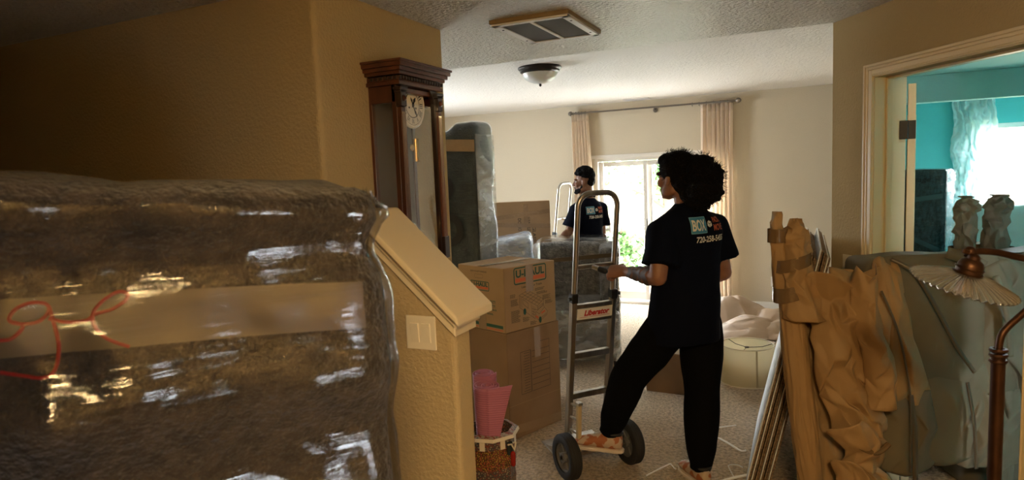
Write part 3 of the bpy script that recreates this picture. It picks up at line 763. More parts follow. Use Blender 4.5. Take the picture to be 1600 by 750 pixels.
g = MB(); g.add(*at_fc(fit_text('Loading Your Truck', .190, .020, bold=.02), 280, 280), FX); g.build('caption', M['olive_ink'], t)
L = []
pl = lambda *p: L.append([fc(*q) for q in p])
pl((150, 375), (238, 325), (392, 410), (392, 455), (328, 520), (328, 478), (150, 375)); pl((392, 410), (328, 478)); pl((150, 375), (152, 490), (300, 600), (302, 490))
pl((328, 520), (300, 505)); pl((160, 385), (160, 480)); pl((172, 395), (172, 490)); pl((345, 555), (398, 490), (430, 525), (425, 560), (350, 625), (310, 590), (312, 530), (345, 555)); pl((398, 490), (388, 455))
for k in range(1, 6):
    a = k/6; pl((150+178*a, 375+103*a), (238+154*a, 325+85*a))
for k in range(1, 3):
    a = k/3; pl((150+88*a, 375-50*a), (328+64*a, 478-68*a))
pl((270, 470), (270, 580)); pl((285, 480), (285, 590)); pl((272, 500), (300, 512)); pl((272, 525), (300, 540)); pl((272, 550), (300, 565)); pl((335, 490), (385, 450), (385, 475), (335, 510), (335, 490))
pl((185, 410), (235, 450), (235, 500), (185, 455), (185, 410)); pl((360, 590), (420, 545)); pl((360, 600), (420, 555))
strokes(MB(), L, .0018, FX).build('truck_drawing', M['olive_ink'], t)
g = MB()
for cx, cy in ((200, 530), (352, 610)):
    x, y = fc(cx, cy); g.lathe([(.018, 0), (.018, .0006), (.008, .0008), (.008, .0004)], 14, FX @ Matrix.Translation((x, y, 0)) @ Matrix.Diagonal((.7, 1.2, 1, 1)))
g.build('truck_drawing_wheels', M['green'], t)
g = MB(); strokes(g, [[fc(310, 575), fc(330, 590)], [fc(370, 545), fc(400, 525)]], .012, FX); g.build('truck_drawing_paint', M['orange'], t)
L = []
for bx, by, bw, bn in ((65, 375, 60, 4), (70, 425, 72, 7), (70, 530, 88, 13), (180, 590, 72, 5), (252, 630, 66, 4), (310, 310, 100, 3), (325, 345, 112, 3), (385, 375, 82, 5), (410, 425, 78, 4)):
    for k in range(bn):
        w = bw*rnd.uniform(.72, 1.0); yy = by+9*k
        xx = bx
        while xx < bx+w:
            e = min(xx+rnd.uniform(9, 20), bx+w); L.append([fc(xx, yy-.2*(xx-bx)), fc(e, yy-.2*(e-bx))]); xx = e+4
strokes(MB(), L, .0028, FX).build('fine_print', M['olive_ink'], t)
FY = frame((-BW/2, -BD/2-.0008, 0), (1, 0, 0), (0, 0, 1))         # left-hand face
def fl(cx, cy):                                                    # crop of the left face
    s = (cx-20)/380; t0 = 75+52*s; t1 = 640+80*s
    return (s*BW, (1-(cy-t0)/(t1-t0))*BH)
g = MB(); x, y = fl(203, 275); g.add(*shift(rring(.185, .062, .005, .010), x, y), FY); g.add(*shift(fit_text('U-HAUL', .160, .028, bold=.035), x, y+.010), FY)
x, y = fl(255, 640); g.box((x, y, 0), (.300, .020, .0004), FY)
for s_, cx, cy, w, h in (('BEST!', 300, 428, .065, .020), ('GUARANTY!', 270, 462, .13, .020), ('Buy Back', 295, 500, .10, .018), ('boxes.', 282, 535, .06, .016)):
    x, y = fl(cx, cy); g.add(*shift(fit_text(s_, w, h, bold=.02), x, y), FY)
g.build('side_print', M['green'], t)
g = MB(); x, y = fl(203, 292); g.box((x, y, 0), (.165, .014, .0004), FY); x, y = fl(255, 665); g.box((x, y-.004, 0), (.300, .006, .0004), FY); g.build('side_print_bar', M['orange'], t)
g = MB(); x, y = fl(198, 142); g.add(*shift(fit_text('EASY-TO-LIFT HANDLES', .16, .011, bold=.02), x, y), FY); x, y = fl(198, 186); g.add(*shift(rring(.082, .026, .0015, .008), x, y), FY); g.build('handle_print', M['olive_ink'], t)
mb = MB(); mb.box((0, 0, BH+.0045), (.052, BD+.004, .001)); mb.build('tape', M['tape'], t)
MB().box((BW/2+.0012, -BD/2+fc(258, 210)[0], BH-.085), (.0012, .070, .175)).build('tape', M['tape'], t)
MB().box((fl(215, 590)[0]-BW/2, -BD/2-.0012, .062), (.075, .0012, .125)).build('tape', M['tape'], t)
g = MB(); g.add(*[fit_text('U-HAUL', .12, .03, bold=.03)][0], Matrix.Translation((.10, .02, BH+.0062))); g.build('top_print', M['green'], t)
# tall plain carton below it
LW, LD, LH = .470, .485, .700
t = box_root('moving_box', 'tall plain brown carton on the carpet under the printed one', 0, (-1.715, 3.612), LW, LD)
carton(t, LW, LD, LH, M['card_dark'])
LX = frame((LW/2+.0008, -LD/2, 0), (0, 1, 0), (0, 0, 1))
L = []; a0, a1, z0, z1 = .115, .245, .28, .56
L += [[(a0, z0), (a1-.04, z0), (a1-.04, z1), (a0, z1), (a0, z0)], [(a1-.035, z0), (a1-.035, z1)], [(a1-.028, z0), (.385, z0), (.385, z1+.04), (.30, z1+.04)]]
for k in range(7): L.append([(a1-.026, z0+.04+k*.038), (.385, z0+.04+k*.038)])
for k in range(15): L.append([(a0+.02+.02*rnd.random(), z0+.015+k*.018), (a1-.05, z0+.015+k*.018)])
strokes(MB(), L, .0024, LX).build('contents_table', M['ink'], t)
strokes(MB(), [[(0, .225), (LD, .225)]], .002, LX).build('fold_line', M['card'], t)
MB().box((LW/2+.0012, .03, LH-.10), (.0012, .055, .20)).build('tape', M['tape'], t)
MB().box((0, 0, LH+.0035), (.055, LD+.004, .001)).build('tape', M['tape'], t)
MB().box((LW/2+.0012, 0, .05), (.0012, LD-.02, .055), rot('X', -4)).build('tape', M['tape'], t)
# low box on the carpet beyond the near worker
t = thing('moving_box', 'low brown carton on the carpet seen between the near worker\'s legs', 'box', (-.93, 5.02, 0), math.radians(-4))
carton(t, .34, .40, .31, M['card_dark']); MB().box((0, 0, .3135), (.05, .403, .001)).build('tape', M['tape'], t)

# ------------------------------------------------------------------ hand trucks
def wheel(t, x):
    s = 1 if x > 0 else -1
    F = frame((x, 0, .127), (0, 1, 0), (0, 0, 1))
    tyre = MB().lathe([(.082, -.030), (.108, -.036), (.121, -.030), (.127, -.014), (.127, .014), (.121, .030), (.108, .036), (.082, .030)], 36, F, cap=False)
    w = tyre.build('wheel', M['rubber'], t, smooth=True)
    for k in (-.022, -.008, .008, .022):
        MB().tube([F @ V((.1255*math.cos(a), .1255*math.sin(a), k)) for a in [2*PI*i/36 for i in range(36)]], .003, 5, closed=True).build('tread_rib', M['rubber'], w)
    hub = MB().lathe([(.084, -.024), (.084, .024), (.076, .026), (.074, .012), (.030, .010), (.028, .032), (.016, .034), (.016, -.034), (.028, -.032), (.030, -.010), (.074, -.012), (.076, -.026), (.084, -.024)], 30, F, cap=False)
    hub.build('hub', M['hub'], w, smooth=True)
    for k in range(6):
        a = k*PI/3
        for sg in (-1, 1): MB().box((.051, 0, sg*.013), (.046, .012, .010), F @ Matrix.Rotation(a, 4, 'Z')).build('spoke', M['hub'], w, bevel=.002)
    MB().lathe([(.010, 0), (.010, .008), (0, .010)], 10, F @ Matrix.Translation((0, 0, .034 if s > 0 else -.034)) @ Matrix.Rotation(0 if s > 0 else PI, 4, 'X')).build('axle_cap', M['dark_metal'], w)
def hand_truck(label, loc, rz, tilt=8):
    """local x along the axle, y towards the load, tilted back about the axle"""
    t = thing('hand_truck', label, 'hand truck', (loc[0], loc[1], 0), rz, 'hand trucks')
    T = rot('X', tilt, (0, 0, .127)) @ Matrix.Translation((0, .13, 0))
    for x in (-.205, .205): wheel(t, x)
    MB().tube([(-.23, 0, .127), (.23, 0, .127)], .010, 10).build('axle', M['metal'], t)
    for s in (-1, 1):
        MB().box((s*.128, 0, .53), (.030, .042, .94), T).build('rail', M['metal'], t, bevel=.004)
        MB().box((s*.128, 0, 1.005), (.040, .052, .055), T).build('coupling', M['black'], t, bevel=.006)
        MB().tube([T @ V((s*.146, -.01, 1.005)), T @ V((s*.165, -.01, 1.005))], .010, 8).build('coupling_knob', M['black'], t)
        # stair-climber runner beside each wheel
        run = MB().box((s*.120, -.105, .24), (.022, .030, .34), T @ rot('X', -4, (0, -.1, .24))).build('stair_runner', M['bar_wood'], t, bevel=.004)
        for z in (.14, .22, .30, .38): MB().tube([T @ V((s*.128, 0, z)), T @ V((s*.120, -.10, z+.01))], .007, 8).build('runner_strut', M['metal'], run)
        MB().box((s*.120, -.105, .415), (.030, .040, .018), T @ rot('X', -4, (0, -.1, .24))).build('runner_cap', M['metal'], run, bevel=.003)
        MB().prism([(-.13, .08), (-.02, .08), (.0, .20), (-.03, .22), (-.145, .14)], s*.135-.004, s*.135+.004, T @ Matrix(((0, 0, 1, 0), (1, 0, 0, 0), (0, 1, 0, 0), (0, 0, 0, 1)))).build('axle_bracket', M['metal'], t, bevel=.001)
    pts_ = [(-.124, 0, .96), (-.124, 0, 1.48)]
    for k in range(9):
        a = PI-PI/2*k/8; pts_.append((-.124+.075+.075*math.cos(a), 0, 1.51+.075*math.sin(a)))
    for k in range(9):
        a = PI/2-PI/2*k/8; pts_.append((.124-.075+.075*math.cos(a), 0, 1.51+.075*math.sin(a)))
    pts_ += [(.124, 0, 1.48), (.124, 0, .96)]
    MB().tube([T @ V(p) for p in pts_], .0155, 14).build('handle_loop', M['metal'], t, smooth=True)
    MB().tube([T @ V((-.124, 0, 1.18)), T @ V((.124, 0, 1.18))], .0125, 12).build('cross_tube', M['metal'], t, smooth=True)
    g = MB().tube([T @ V((-.02, -.012, 1.178)), T @ V((.0, -.055, 1.172))], .014, 12).build('grip_stem', M['chrome'], t, smooth=True)
    MB().capsule([T @ V((.0, -.055, 1.172)), T @ V((.012, -.085, 1.168))], .0165).build('grip_end', M['black'], g, smooth=True)
    for z, h in ((.955, .024), (.872, .022), (.665, .036), (.42, .036), (.12, .03)):
        MB().box((0, -.004, z), (.235, .028, h), T).build('crossbar', M['metal'], t, bevel=.003)
    lp = MB().box((0, -.022, .913), (.226, .004, .062), T).build('name_plate', M['label'], t)
    LF = T @ frame((0, -.0246, .914), (1, 0, 0), (0, 0, 1))
    g = MB(); g.add(*fit_text('Liberator', .165, .034, bold=.045, shear=.25), LF @ Matrix.Translation((.012, .004, .0004))); g.build('lettering', M['red'], lp)
    g = MB(); strokes(g, [[(-.095, -.019), (-.05, -.019)], [(-.03, -.019), (.095, -.019)]], .002, LF @ Matrix.Translation((0, 0, .0004))); g.build('fine_print', M['red'], lp)
    toe = MB().box((0, .115, .020), (.36, .235, .007), T); toe.box((0, .002, .06), (.30, .008, .085), T); toe.build('toe_plate', M['metal'], t, bevel=.002)
    for s in (-1, 1): MB().prism([(0, .02), (.20, .02), (0, .10)], s*.172-.003, s*.172+.003, T @ Matrix(((0, 0, 1, 0), (1, 0, 0, 0), (0, 1, 0, 0), (0, 0, 0, 1)))).build('toe_gusset', M['metal'], t, bevel=.001)
    return t
TRUCK_RZ = math.atan2(.749, .663)
ht = hand_truck('silver hand truck with red lettered plate, held by the near worker', (-1.069, 3.412), TRUCK_RZ)
h2 = copy_tree(ht); h2.location = (-2.545, 6.95, 0); h2.rotation_euler = (0, 0, math.radians(75)); h2['label'] = 'silver hand truck beyond the far worker, against the far wall'

# ------------------------------------------------------------------ rolled mats in an octagonal bin
BX, BY = -1.54, 2.98
bn = thing('storage_bin', 'octagonal patterned bin with cream rim behind the low stair wall', 'bin', (BX, BY, 0), math.radians(10))
def pat(name, a, b, c, sc):
    m, nt, out = nodes(name); p = N(nt, 'ShaderNodeBsdfPrincipled'); p.inputs['Roughness'].default_value = .35; nt.links.new(p.outputs[0], out.inputs[0])
    v = coords(nt); t1 = N(nt, 'ShaderNodeTexVoronoi'); t1.inputs['Scale'].default_value = sc; nt.links.new(v, t1.inputs['Vector'])
    r = N(nt, 'ShaderNodeValToRGB'); r.color_ramp.interpolation = 'CONSTANT'; e = r.color_ramp.elements
    e[0].color = c4(a); e[0].position = 0; e[1].color = c4(b); e[1].position = .34; k = e.new(.62); k.color = c4(c)
    k = e.new(.8); k.color = c4(a)
    nt.links.new(t1.outputs['Distance'], r.inputs[0]); nt.links.new(r.outputs[0], p.inputs['Base Color']); return m
PA = pat('printed_scene', (.30, .25, .17), (.06, .06, .06), (.20, .05, .035), 70); PB = pat('printed_gold', (.42, .28, .05), (.07, .03, .015), (.36, .08, .05), 85); PC = pat('printed_rim', (.12, .11, .10), (.34, .30, .25), (.28, .06, .05), 45)
def octo(r, z): return [(r*math.cos(PI/8+k*PI/4), r*math.sin(PI/8+k*PI/4), z) for k in range(8)]
def octa_wall(rows, mat, name, par):
    mb = MB(); vs_ = [p for r, z in rows for p in octo(r, z)]
    fs = [(j*8+i, j*8+(i+1) % 8, (j+1)*8+(i+1) % 8, (j+1)*8+i) for j in range(len(rows)-1) for i in range(8)]
    return mb.add(vs_, fs).build(name, mat, par)
octa_wall([(.001, .004), (.128, .004), (.128, 0), (.142, .355), (.136, .355), (.122, .01), (.001, .01)], PA, 'body', bn)
octa_wall([(.1375, .175), (.1395, .175), (.1425, .285), (.1405, .285)], PB, 'gold_band', bn)
octa_wall([(.132, .05), (.1335, .05), (.135, .10), (.1335, .10)], PB, 'lower_band', bn)
rim = octa_wall([(.128, .362), (.158, .352), (.163, .338), (.158, .335), (.142, .345)], M['dial'], 'rim', bn)
octa_wall([(.126, .364), (.155, .3545)], PC, 'rim_print', bn)
for k in range(8):
    a = k*PI/4; F = Matrix.Rotation(a, 4, 'Z') @ frame((.1345+.0, 0, .31), (0, 1, 0), (0, 0, 1))
    MB().box((0, 0, .006), (.028, .045, .003), F).build('cartouche', M['dial'], bn)
for s in (-30,):
    F = Matrix.Rotation(math.radians(s), 4, 'Z')
    hd = MB().box((.150, 0, .285), (.02, .035, .07), F).build('handle_mount', M['pad_slate'], bn, bevel=.006)
    MB().tube([F @ V((.155, -.016, .31)), F @ V((.18, -.016, .32)), F @ V((.185, 0, .285)), F @ V((.18, .016, .32)), F @ V((.155, .016, .31))], .005, 8).build('handle_ring', M['dial'], hd, smooth=True)
    MB().capsule([F @ V((.172, 0, .262)), F @ V((.172, 0, .205))], .013, 12).build('red_tassel', pmat('red_lacquer', (.30, .02, .012), .2), hd, smooth=True)
def mat_roll(label, x, y, r, turns, h, tip, a0, z=.012):
    t = thing('yoga_mat', label, 'yoga mat', (x, y, z), 0, 'rolled pink mats in the bin')
    th = .005; n = 40*turns
    sp = []
    for i in range(n+1):
        a = a0+2*PI*turns*i/n; rr = .012+(r-.012)*i/n; sp.append((rr, a))
    def fn(u, v):
        i = u*n; k = int(min(n-1, i)); rr = sp[k][0]+(sp[k+1][0]-sp[k][0])*(i-k); a = sp[k][1]+(sp[k+1][1]-sp[k][1])*(i-k)
        out_ = max(0, (u-.86)/.14)
        rr *= .80+.20*v; u0 = 1-.10*tip
        if u > u0:                                        # loose outer edge unrolls along the tangent
            a1 = sp[0][1]+2*PI*turns*u0; r1 = r*(.80+.20*v); f = (u-u0)/(1-u0)*.135*v**1.4
            return (r1*math.cos(a1)-math.sin(a1)*f-math.cos(a1)*f*.12, r1*math.sin(a1)+math.cos(a1)*f-math.sin(a1)*f*.12, v*h+.015*f/.135)
        return (rr*math.cos(a), rr*math.sin(a), v*h+.004*math.sin(u*40)*v)
    MB().grid(fn, n+1, 24).build('roll', M['mat_pink'], t, smooth='all', solid=th)
    return t
mat_roll('pink rolled yoga mat nearer the camera in the patterned bin', BX+.022, BY-.048, .080, 5, .60, 1, math.radians(-66+36*5-0))
mat_roll('second pink rolled yoga mat, half hidden behind the nearer one', BX-.052, BY+.066, .066, 4, .625, 0, math.radians(20))

# ------------------------------------------------------------------ foreground bundle: padded, film-wrapped furniture
FU = V((.578, .816, 0)); FN = V((.816, -.578, 0))
fb = thing('wrapped_furniture', 'large brown padded furniture wrapped in clear film, nearest the camera', 'wrapped furniture', (-1.142, .66, 0), math.atan2(FU.y, FU.x))
FW, FD, FH = .96, .56, 1.70
cr1 = Crease(3, 7, 1.2, 3.0, .8)
def fdisp(p, n):
    q = .012*noise.noise(p*5)+.006*noise.noise(p*14+V((3, 1, 0)))+.012*cr1(p*1.3)
    b = math.exp(-((p.z-1.70)/.05)**2)*.020 - math.exp(-((p.z-1.60)/.05)**2)*.010 + .022*math.exp(-((p.z-1.40)/.05)**2) - .016*math.exp(-((p.z-1.28)/.07)**2)
    return (q+b)*(.35 if n.x > .5 else 1)-(.022*math.exp(-((p.z-1.615)/.035)**2) if n.x > .3 else 0)
def fpost(p):
    return V((p.x, p.y, p.z*(1+.012*(0-p.x)/.4)))
rbox((FW, FD, FH), .045, .02, fdisp, fpost).build('moving_pad', M['pad_brown'], fb, smooth='all', weld=True)
def fdisp2(p, n):
    k = .010+.004*noise.noise(V((p.x*6, p.y*6, p.z*22)))+.005*cr1(V((p.x*1.2, p.y*1.2, p.z*3.5)))
    return fdisp(p, n)+k+.003+(.010 if p.z > 1.66 and n.z < .5 else 0)
def cut(me_o, zmax):
    bm = bmesh.new(); bm.from_mesh(me_o.data); bmesh.ops.delete(bm, geom=[f for f in bm.faces if f.calc_center_median().z > zmax], context='FACES'); bm.to_mesh(me_o.data); bm.free(); me_o.data.update()
fo = rbox((FW, FD, FH), .045, .012, fdisp2, fpost).build('stretch_wrap', M['film_fore'], fb, smooth='all', weld=True); cut(fo, 1.685)
fur = MB(); q = random.Random(5)                       # shaggy fibres along the top edge
for i in range(2600):
    x = q.uniform(-FW/2+.03, FW/2-.01); y = -FD/2+q.uniform(-.012, .16); z = 1.70*(1-.012*x/.4)-(.012 if y < -FD/2+.02 else 0)
    d = V((q.gauss(0, .5), -.3+q.gauss(0, .5), 1)).normalized()*q.uniform(.006, .02); w = V((q.uniform(.0006, .0012), 0, 0))
    p = V((x, y, z)); fur.add([p-w, p+w, p+d], [(0, 1, 2)])
o = fur.build('pad_fibres', M['pad_brown'], fb); o['kind'] = 'stuff'
# tan tape band with red handwriting on the front (local -y faces the camera)
def fy(x, z):
    p = V((x, -FD/2, z)); return -FD/2-fdisp(p, V((0, -1, 0)))
mb = MB().grid(lambda u, v: (lambda x: (lambda z: (x, fy(x, z)-.0025, z))(1.494+.076*v-.065*(x+.04)))(-FW/2+.05+u*(FW-.10)), 90, 8)
tb = mb.build('tape_band', M['tape_tan'], fb, smooth='all')
ink = MB()
for st in ([(-.215, 1.52), (-.201, 1.518), (-.188, 1.519), (-.176, 1.533), (-.189, 1.542), (-.182, 1.555), (-.166, 1.561), (-.15, 1.557), (-.148, 1.547), (-.159, 1.536), (-.175, 1.535), (-.187, 1.539)],
           [(-.147, 1.553), (-.143, 1.526), (-.141, 1.497), (-.148, 1.469), (-.161, 1.462), (-.183, 1.469), (-.205, 1.477)],
           [(-.149, 1.538), (-.13, 1.53), (-.108, 1.529), (-.097, 1.536), (-.077, 1.54), (-.061, 1.549), (-.058, 1.558), (-.068, 1.562), (-.086, 1.553), (-.099, 1.538), (-.099, 1.52), (-.086, 1.501), (-.061, 1.486)]):
    ink.tube([(p.x+.16, fy(p.x+.16, p.z)-.0035, p.z) for p in catmull([(a, 0, b) for a, b in st], 6)], .0026, 6)
ink.build('red_handwriting', M['red_marker'], tb)

# ------------------------------------------------------------------ wrapped things in the living room
def wrapped(name, label, loc, rz, size, r, pad, filmm, seed, res=.03, lump=.012, cat='wrapped furniture', post=None, fres=.022):
    t = thing(name, label, cat, loc, rz); c = Crease(seed, 6, 1.5, 4, .8)
    dsp = lambda p, n: lump*(noise.noise(p*4+V((seed, 0, 0)))+.6*c(p))
    rbox(size, r, res, dsp, post).build('moving_pad', pad, t, smooth='all', weld=True)
    c2 = Crease(seed+50, 7, 3, 9, 1.0)
    rbox(size, r, fres, lambda p, n: dsp(p, n)+.008+.005*c2(p), post).build('stretch_wrap', filmm, t, smooth='all', weld=True)
    return t
# tall slate-padded piece beside the clock wall
t = wrapped('wrapped_mattress', 'tall slate padded mattress standing on end behind the clock wall', (-2.643, 4.525, 0), math.radians(-4), (.78, .30, 2.10), .05, M['pad_slate'], M['film'], 11, .035, .016, post=lambda p: V((p.x-.02*max(0, p.z-1.9), p.y, p.z+(.05*min(1, max(0, (p.x-.14)/.08))-.035)*max(0, (p.z-1.85)/.25))))
MB().grid(lambda u, v: (-.40+u*.80, -.166-.006*noise.noise(V((u*9, v*3, 1))), 1.94+.09*v-.05*u), 40, 5).build('tape_band', M['tape'], t, smooth='all')
MB().box((.393, 0, 1.05), (.012, .27, 1.95)).build('film_glare_end', M['film_white'], t, bevel=.003)  # extra whitish film panel, the glare on this end painted as haze
PADS = [((.10, 1.62), .10), ((.14, 1.30), .13)]
for (x, z), rr in PADS:                                   # dark round emblem marks on the pad
    MB().lathe([(rr*.55, 0), (rr, 0), (rr, .001), (rr*.55, .001)], 24, frame((x, -.172, z), (1, 0, 0), (0, 0, 1)), cap=False).build('pad_emblem', M['ink'], t)
# flat mirror carton against the far wall
t = thing('mirror_carton', 'flat glass carton standing near the far wall behind the wrapped bundle', 'box', (-2.79, 6.20, 0), math.radians(24))
mb = MB().box((0, 0, .715), (.74, .09, 1.42)); mb.build('body', M['card'], t, bevel=.004)
CF = frame((0, -.0462, 0), (1, 0, 0), (0, 0, 1))
for s_, x, w in (('GLASS', .20, .16), ('HANDLE WITH CARE', .145, .36), ('DO NOT LAY FLAT', .05, .34)):
    g = MB(); g.add(*fit_text(s_, w, .035, bold=.015), CF @ Matrix.Translation((x, 1.08, 0)) @ Matrix.Rotation(-PI/2, 4, 'Z')); g.build('lettering', M['ink'], t)
for z, a in ((1.28, -6), (1.18, 3), (1.0, 5), (.86, 9)):
    MB().box((0, -.0464, z), (.744, .0008, .045), rot('Y', a, (0, 0, z))).build('tape', M['tape'], t)
MB().box((.371, 0, .72), (.001, .088, 1.39)).build('end_flap', pmat('bright_cardboard', (.50, .30, .15), .8), t)
MB().box((.12, -.0465, 1.30), (.05, .0008, .2)).build('tape', M['tape'], t)
# bluish film bundle
t = thing('wrapped_bundle', 'long bundle in shiny bluish film behind the cartons', 'wrapped furniture', (-2.66, 5.50, 0), math.radians(22))
cB = Crease(31, 7, 2, 7, .8)
rbox((.62, .42, 1.10), .06, .03, lambda p, n: .016*cB(p)+.01*noise.noise(p*5), lambda p: V((p.x, p.y, p.z*(1+.05*p.x/.3)))).build('white_padding', pmat('white_foam_wrap', (.60, .66, .75), .5), t, smooth='all', weld=True)
rbox((.62, .42, 1.10), .06, .02, lambda p, n: .02*cB(p)+.016, lambda p: V((p.x, p.y, p.z*(1+.05*p.x/.3)))).build('stretch_wrap', M['film_blue'], t, smooth='all', weld=True)
# film-wrapped armchair
AR = math.radians(16)
t = thing('wrapped_armchair', 'grey padded armchair in clear film in front of the far worker', 'armchair', (-1.93, 5.66, 0), AR)
cA = Crease(41, 6, 2, 5, .8)
dA = lambda p, n: .010*noise.noise(p*6)+.010*cA(p)
def piece(name, size, r, off, mat, extra=0, par=t, res=.03):
    mb = rbox(size, r, res, lambda p, n: dA(p, n)+extra); mb.v = [(x+off[0], y+off[1], z+off[2]) for x, y, z in mb.v]
    return mb.build(name, mat, par, smooth='all', weld=True)
piece('back', (.70, .26, .62), .07, (0, .17, .46), M['pad_grey'])
piece('arm', (.16, .70, .60), .05, (-.30, -.02, .12), M['pad_grey']); piece('arm', (.17, .70, .92), .05, (.295, -.02, .12), M['pad_grey'])
piece('seat', (.50, .62, .26), .06, (0, -.10, .30), M['pad_grey'])
piece('front_skirt', (.66, .10, .34), .03, (0, -.36, .06), M['pad_slate'])
for x, y in ((-.33, -.36), (.33, -.36), (-.33, .24), (.33, .24)):
    MB().tube([(x, y, 0), (x*.97, y*.97, .14)], [.016, .026], 10).build('leg', M['wood_dark'], t)
piece('stretch_wrap', (.74, .78, 1.02), .07, (0, -.05, .075), M['film'], .012, res=.022)
piece('stretch_wrap_skirt', (.73, .12, .42), .03, (0, -.385, .07), M['film_white'], .012, res=.022)
MB().box((0, -.455, .97), (.76, .004, .035), rot('Y', -4, (0, 0, .97))).build('tape', M['tape_tan'], t)

# ------------------------------------------------------------------ crumpled paper helper
def softened(o, solid=0):
    """round the facets into paper folds: sharp ridges kept by edge creases"""
    me = o.data; bm = bmesh.new(); bm.from_mesh(me); cl = bm.edges.layers.float.get('crease_edge') or bm.edges.layers.float.new('crease_edge')
    for e in bm.edges:
        if len(e.link_faces) == 2: e[cl] = min(1, max(0, (e.calc_face_angle(0)-.20)*2.2))
    bm.to_mesh(me); bm.free()
    s = o.modifiers.new('folds', 'SUBSURF'); s.levels = 2; s.render_levels = 2
    if solid: m = o.modifiers.new('thickness', 'SOLIDIFY'); m.thickness = solid; m.offset = 0
    return o
def facets(fn, nu, nv, amp, seed, wrap=False, up=V((0, -1, 0))):
    """coarse jittered triangles: the flat facets and sharp folds of crumpled paper"""
    q = random.Random(seed); mb = MB(); vs_ = []; fs = []
    for j in range(nv):
        for i in range(nu):
            e = (not wrap and i in (0, nu-1)) or j in (0, nv-1)
            u = (i+(0 if e and not wrap else q.uniform(-.42, .42)))/(nu if wrap else nu-1); v = min(1, max(0, (j+(0 if j in (0, nv-1) else q.uniform(-.42, .42)))/(nv-1)))
            u = u if wrap else min(1, max(0, u))
            p = V(fn(u % 1.0 if wrap else u, v)); k = q.uniform(-1, 1)*amp
            if wrap: c = V(fn((u+.5) % 1.0, v)); d = (p-c).normalized()
            else: d = up
            vs_.append(p+d*k)
    for j in range(nv-1):
        for i in range(nu if wrap else nu-1):
            a, b, c, d = j*nu+i, j*nu+(i+1) % nu, (j+1)*nu+(i+1) % nu, (j+1)*nu+i
            fs += [(a, b, c), (a, c, d)] if q.random() < .5 else [(a, b, d), (b, c, d)]
    mb.add(vs_, fs)
    if wrap: mb.f.append(tuple(range(nu-1, -1, -1))); mb.f.append(tuple((nv-1)*nu+i for i in range(nu)))
    return mb

# ------------------------------------------------------------------ lamp shade, paper, strips on the carpet
t = thing('drum_lampshade', 'cream drum lampshade standing on the carpet', 'lampshade', (-.415, 5.30, 0))
MB().lathe([(.208, .004), (.198, .30)], 56, cap=False).build('fabric', M['linen'], t, smooth='all', solid=.004)
for r, z in ((.209, .005), (.199, .299)): MB().tube([(r*math.cos(a), r*math.sin(a), z) for a in [2*PI*k/56 for k in range(56)]], .005, 6, closed=True).build('hem', M['dial'], t, smooth=True)
sp = MB()
for a in (20, 140, 260): a = math.radians(a); sp.tube([(.012*math.cos(a), .012*math.sin(a), .272), (.12*math.cos(a), .12*math.sin(a), .274), (.197*math.cos(a), .197*math.sin(a), .296)], .0025, 6)
sp.build('spider', M['dark_metal'], t); MB().lathe([(.012, .268), (.018, .270), (.018, .276), (.010, .278)], 16).build('spider_ring', M['dark_metal'], t, smooth=True)
MB().box((0, 0, .15), (.014, .0015, .285), Matrix.Rotation(math.radians(-65)+PI/2, 4, 'Z') @ Matrix.Translation((0, -.2045, 0)) @ rot('X', -1.9, (0, 0, .15))).build('seam', pmat('shade_seam', (.50, .42, .28), .8), t)
pp = thing('kraft_paper_heap', 'crumpled sheet of tan packing paper on the carpet by the far wall', 'paper', (-.50, 7.15, 0), 0)
cP = Crease(61, 5, .9, 2.0, .4)
def pfn(u, v):
    x = -.62+1.15*u; y = -.55+1.15*v
    h = .27*math.exp(-((x+.22)/.30)**2-((y-.20)/.30)**2)+.12*math.exp(-((x-.30)/.22)**2-((y-.05)/.4)**2)+.13*abs(cP(V((x*1.6, y*1.6, .3))))+.02*cP(V((x*5, y*5, .1)))+.03*max(0, math.sin((x+y)*5))
    e = min(u, 1-u, v, 1-v); h *= min(1, e*9+.15)
    return (x, y-.15*v*(1-u), .012+h)
softened(facets(pfn, 13, 13, .020, 61, up=V((0, 0, 1))).build('sheet', M['paper_floor'], pp, smooth='all'), .002)
def pfn2(u, v):
    x = -.55+.62*u; y = -.78+.55*v; h = .16*math.sin(PI*u)**.7*(v)**1.2+.05*abs(cP(V((x*1.3, y, .9))))*v
    return (x+.25*v, y, .012+h)
softened(facets(pfn2, 9, 9, .012, 62, up=V((0, 0, 1))).build('sheet', M['paper_floor'], pp, smooth='all'), .002)
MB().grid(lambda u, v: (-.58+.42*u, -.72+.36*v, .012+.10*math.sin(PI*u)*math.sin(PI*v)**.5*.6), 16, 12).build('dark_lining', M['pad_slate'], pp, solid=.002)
STR = [('short white strip on the carpet beside the near worker\'s right leg', [(-.56, 4.19), (-.525, 4.218), (-.407, 4.303)], .004),
       ('long bent white strip pointing at the leaning cartons', [(-.56, 4.12), (-.508, 4.072), (-.42, 3.99), (-.345, 3.915), (-.315, 3.92)], .006),
       ('angled white strip left of the near worker\'s standing foot', [(-.80, 3.419), (-.711, 3.584), (-.695, 3.59), (-.67, 3.56), (-.66, 3.545)], .004),
       ('thick white strip end on the carpet at the bottom edge', [(-.42, 3.47), (-.361, 3.523), (-.30, 3.58), (-.262, 3.622)], .007),
       ('thin curled cream strip near the leaning cartons', [(-.345, 3.55), (-.385, 3.66), (-.39, 3.69), (-.37, 3.719), (-.34, 3.71), (-.315, 3.69)], .003)]
for lb, ps, r in STR:
    o = MB().tube(catmull([(x, y, r+.004+.006*math.sin(i*2.1)**2) for i, (x, y) in enumerate(ps)], 5), r, 8).build('plastic_strip', M['strip'], smooth=True); tag(o, lb, 'strip')
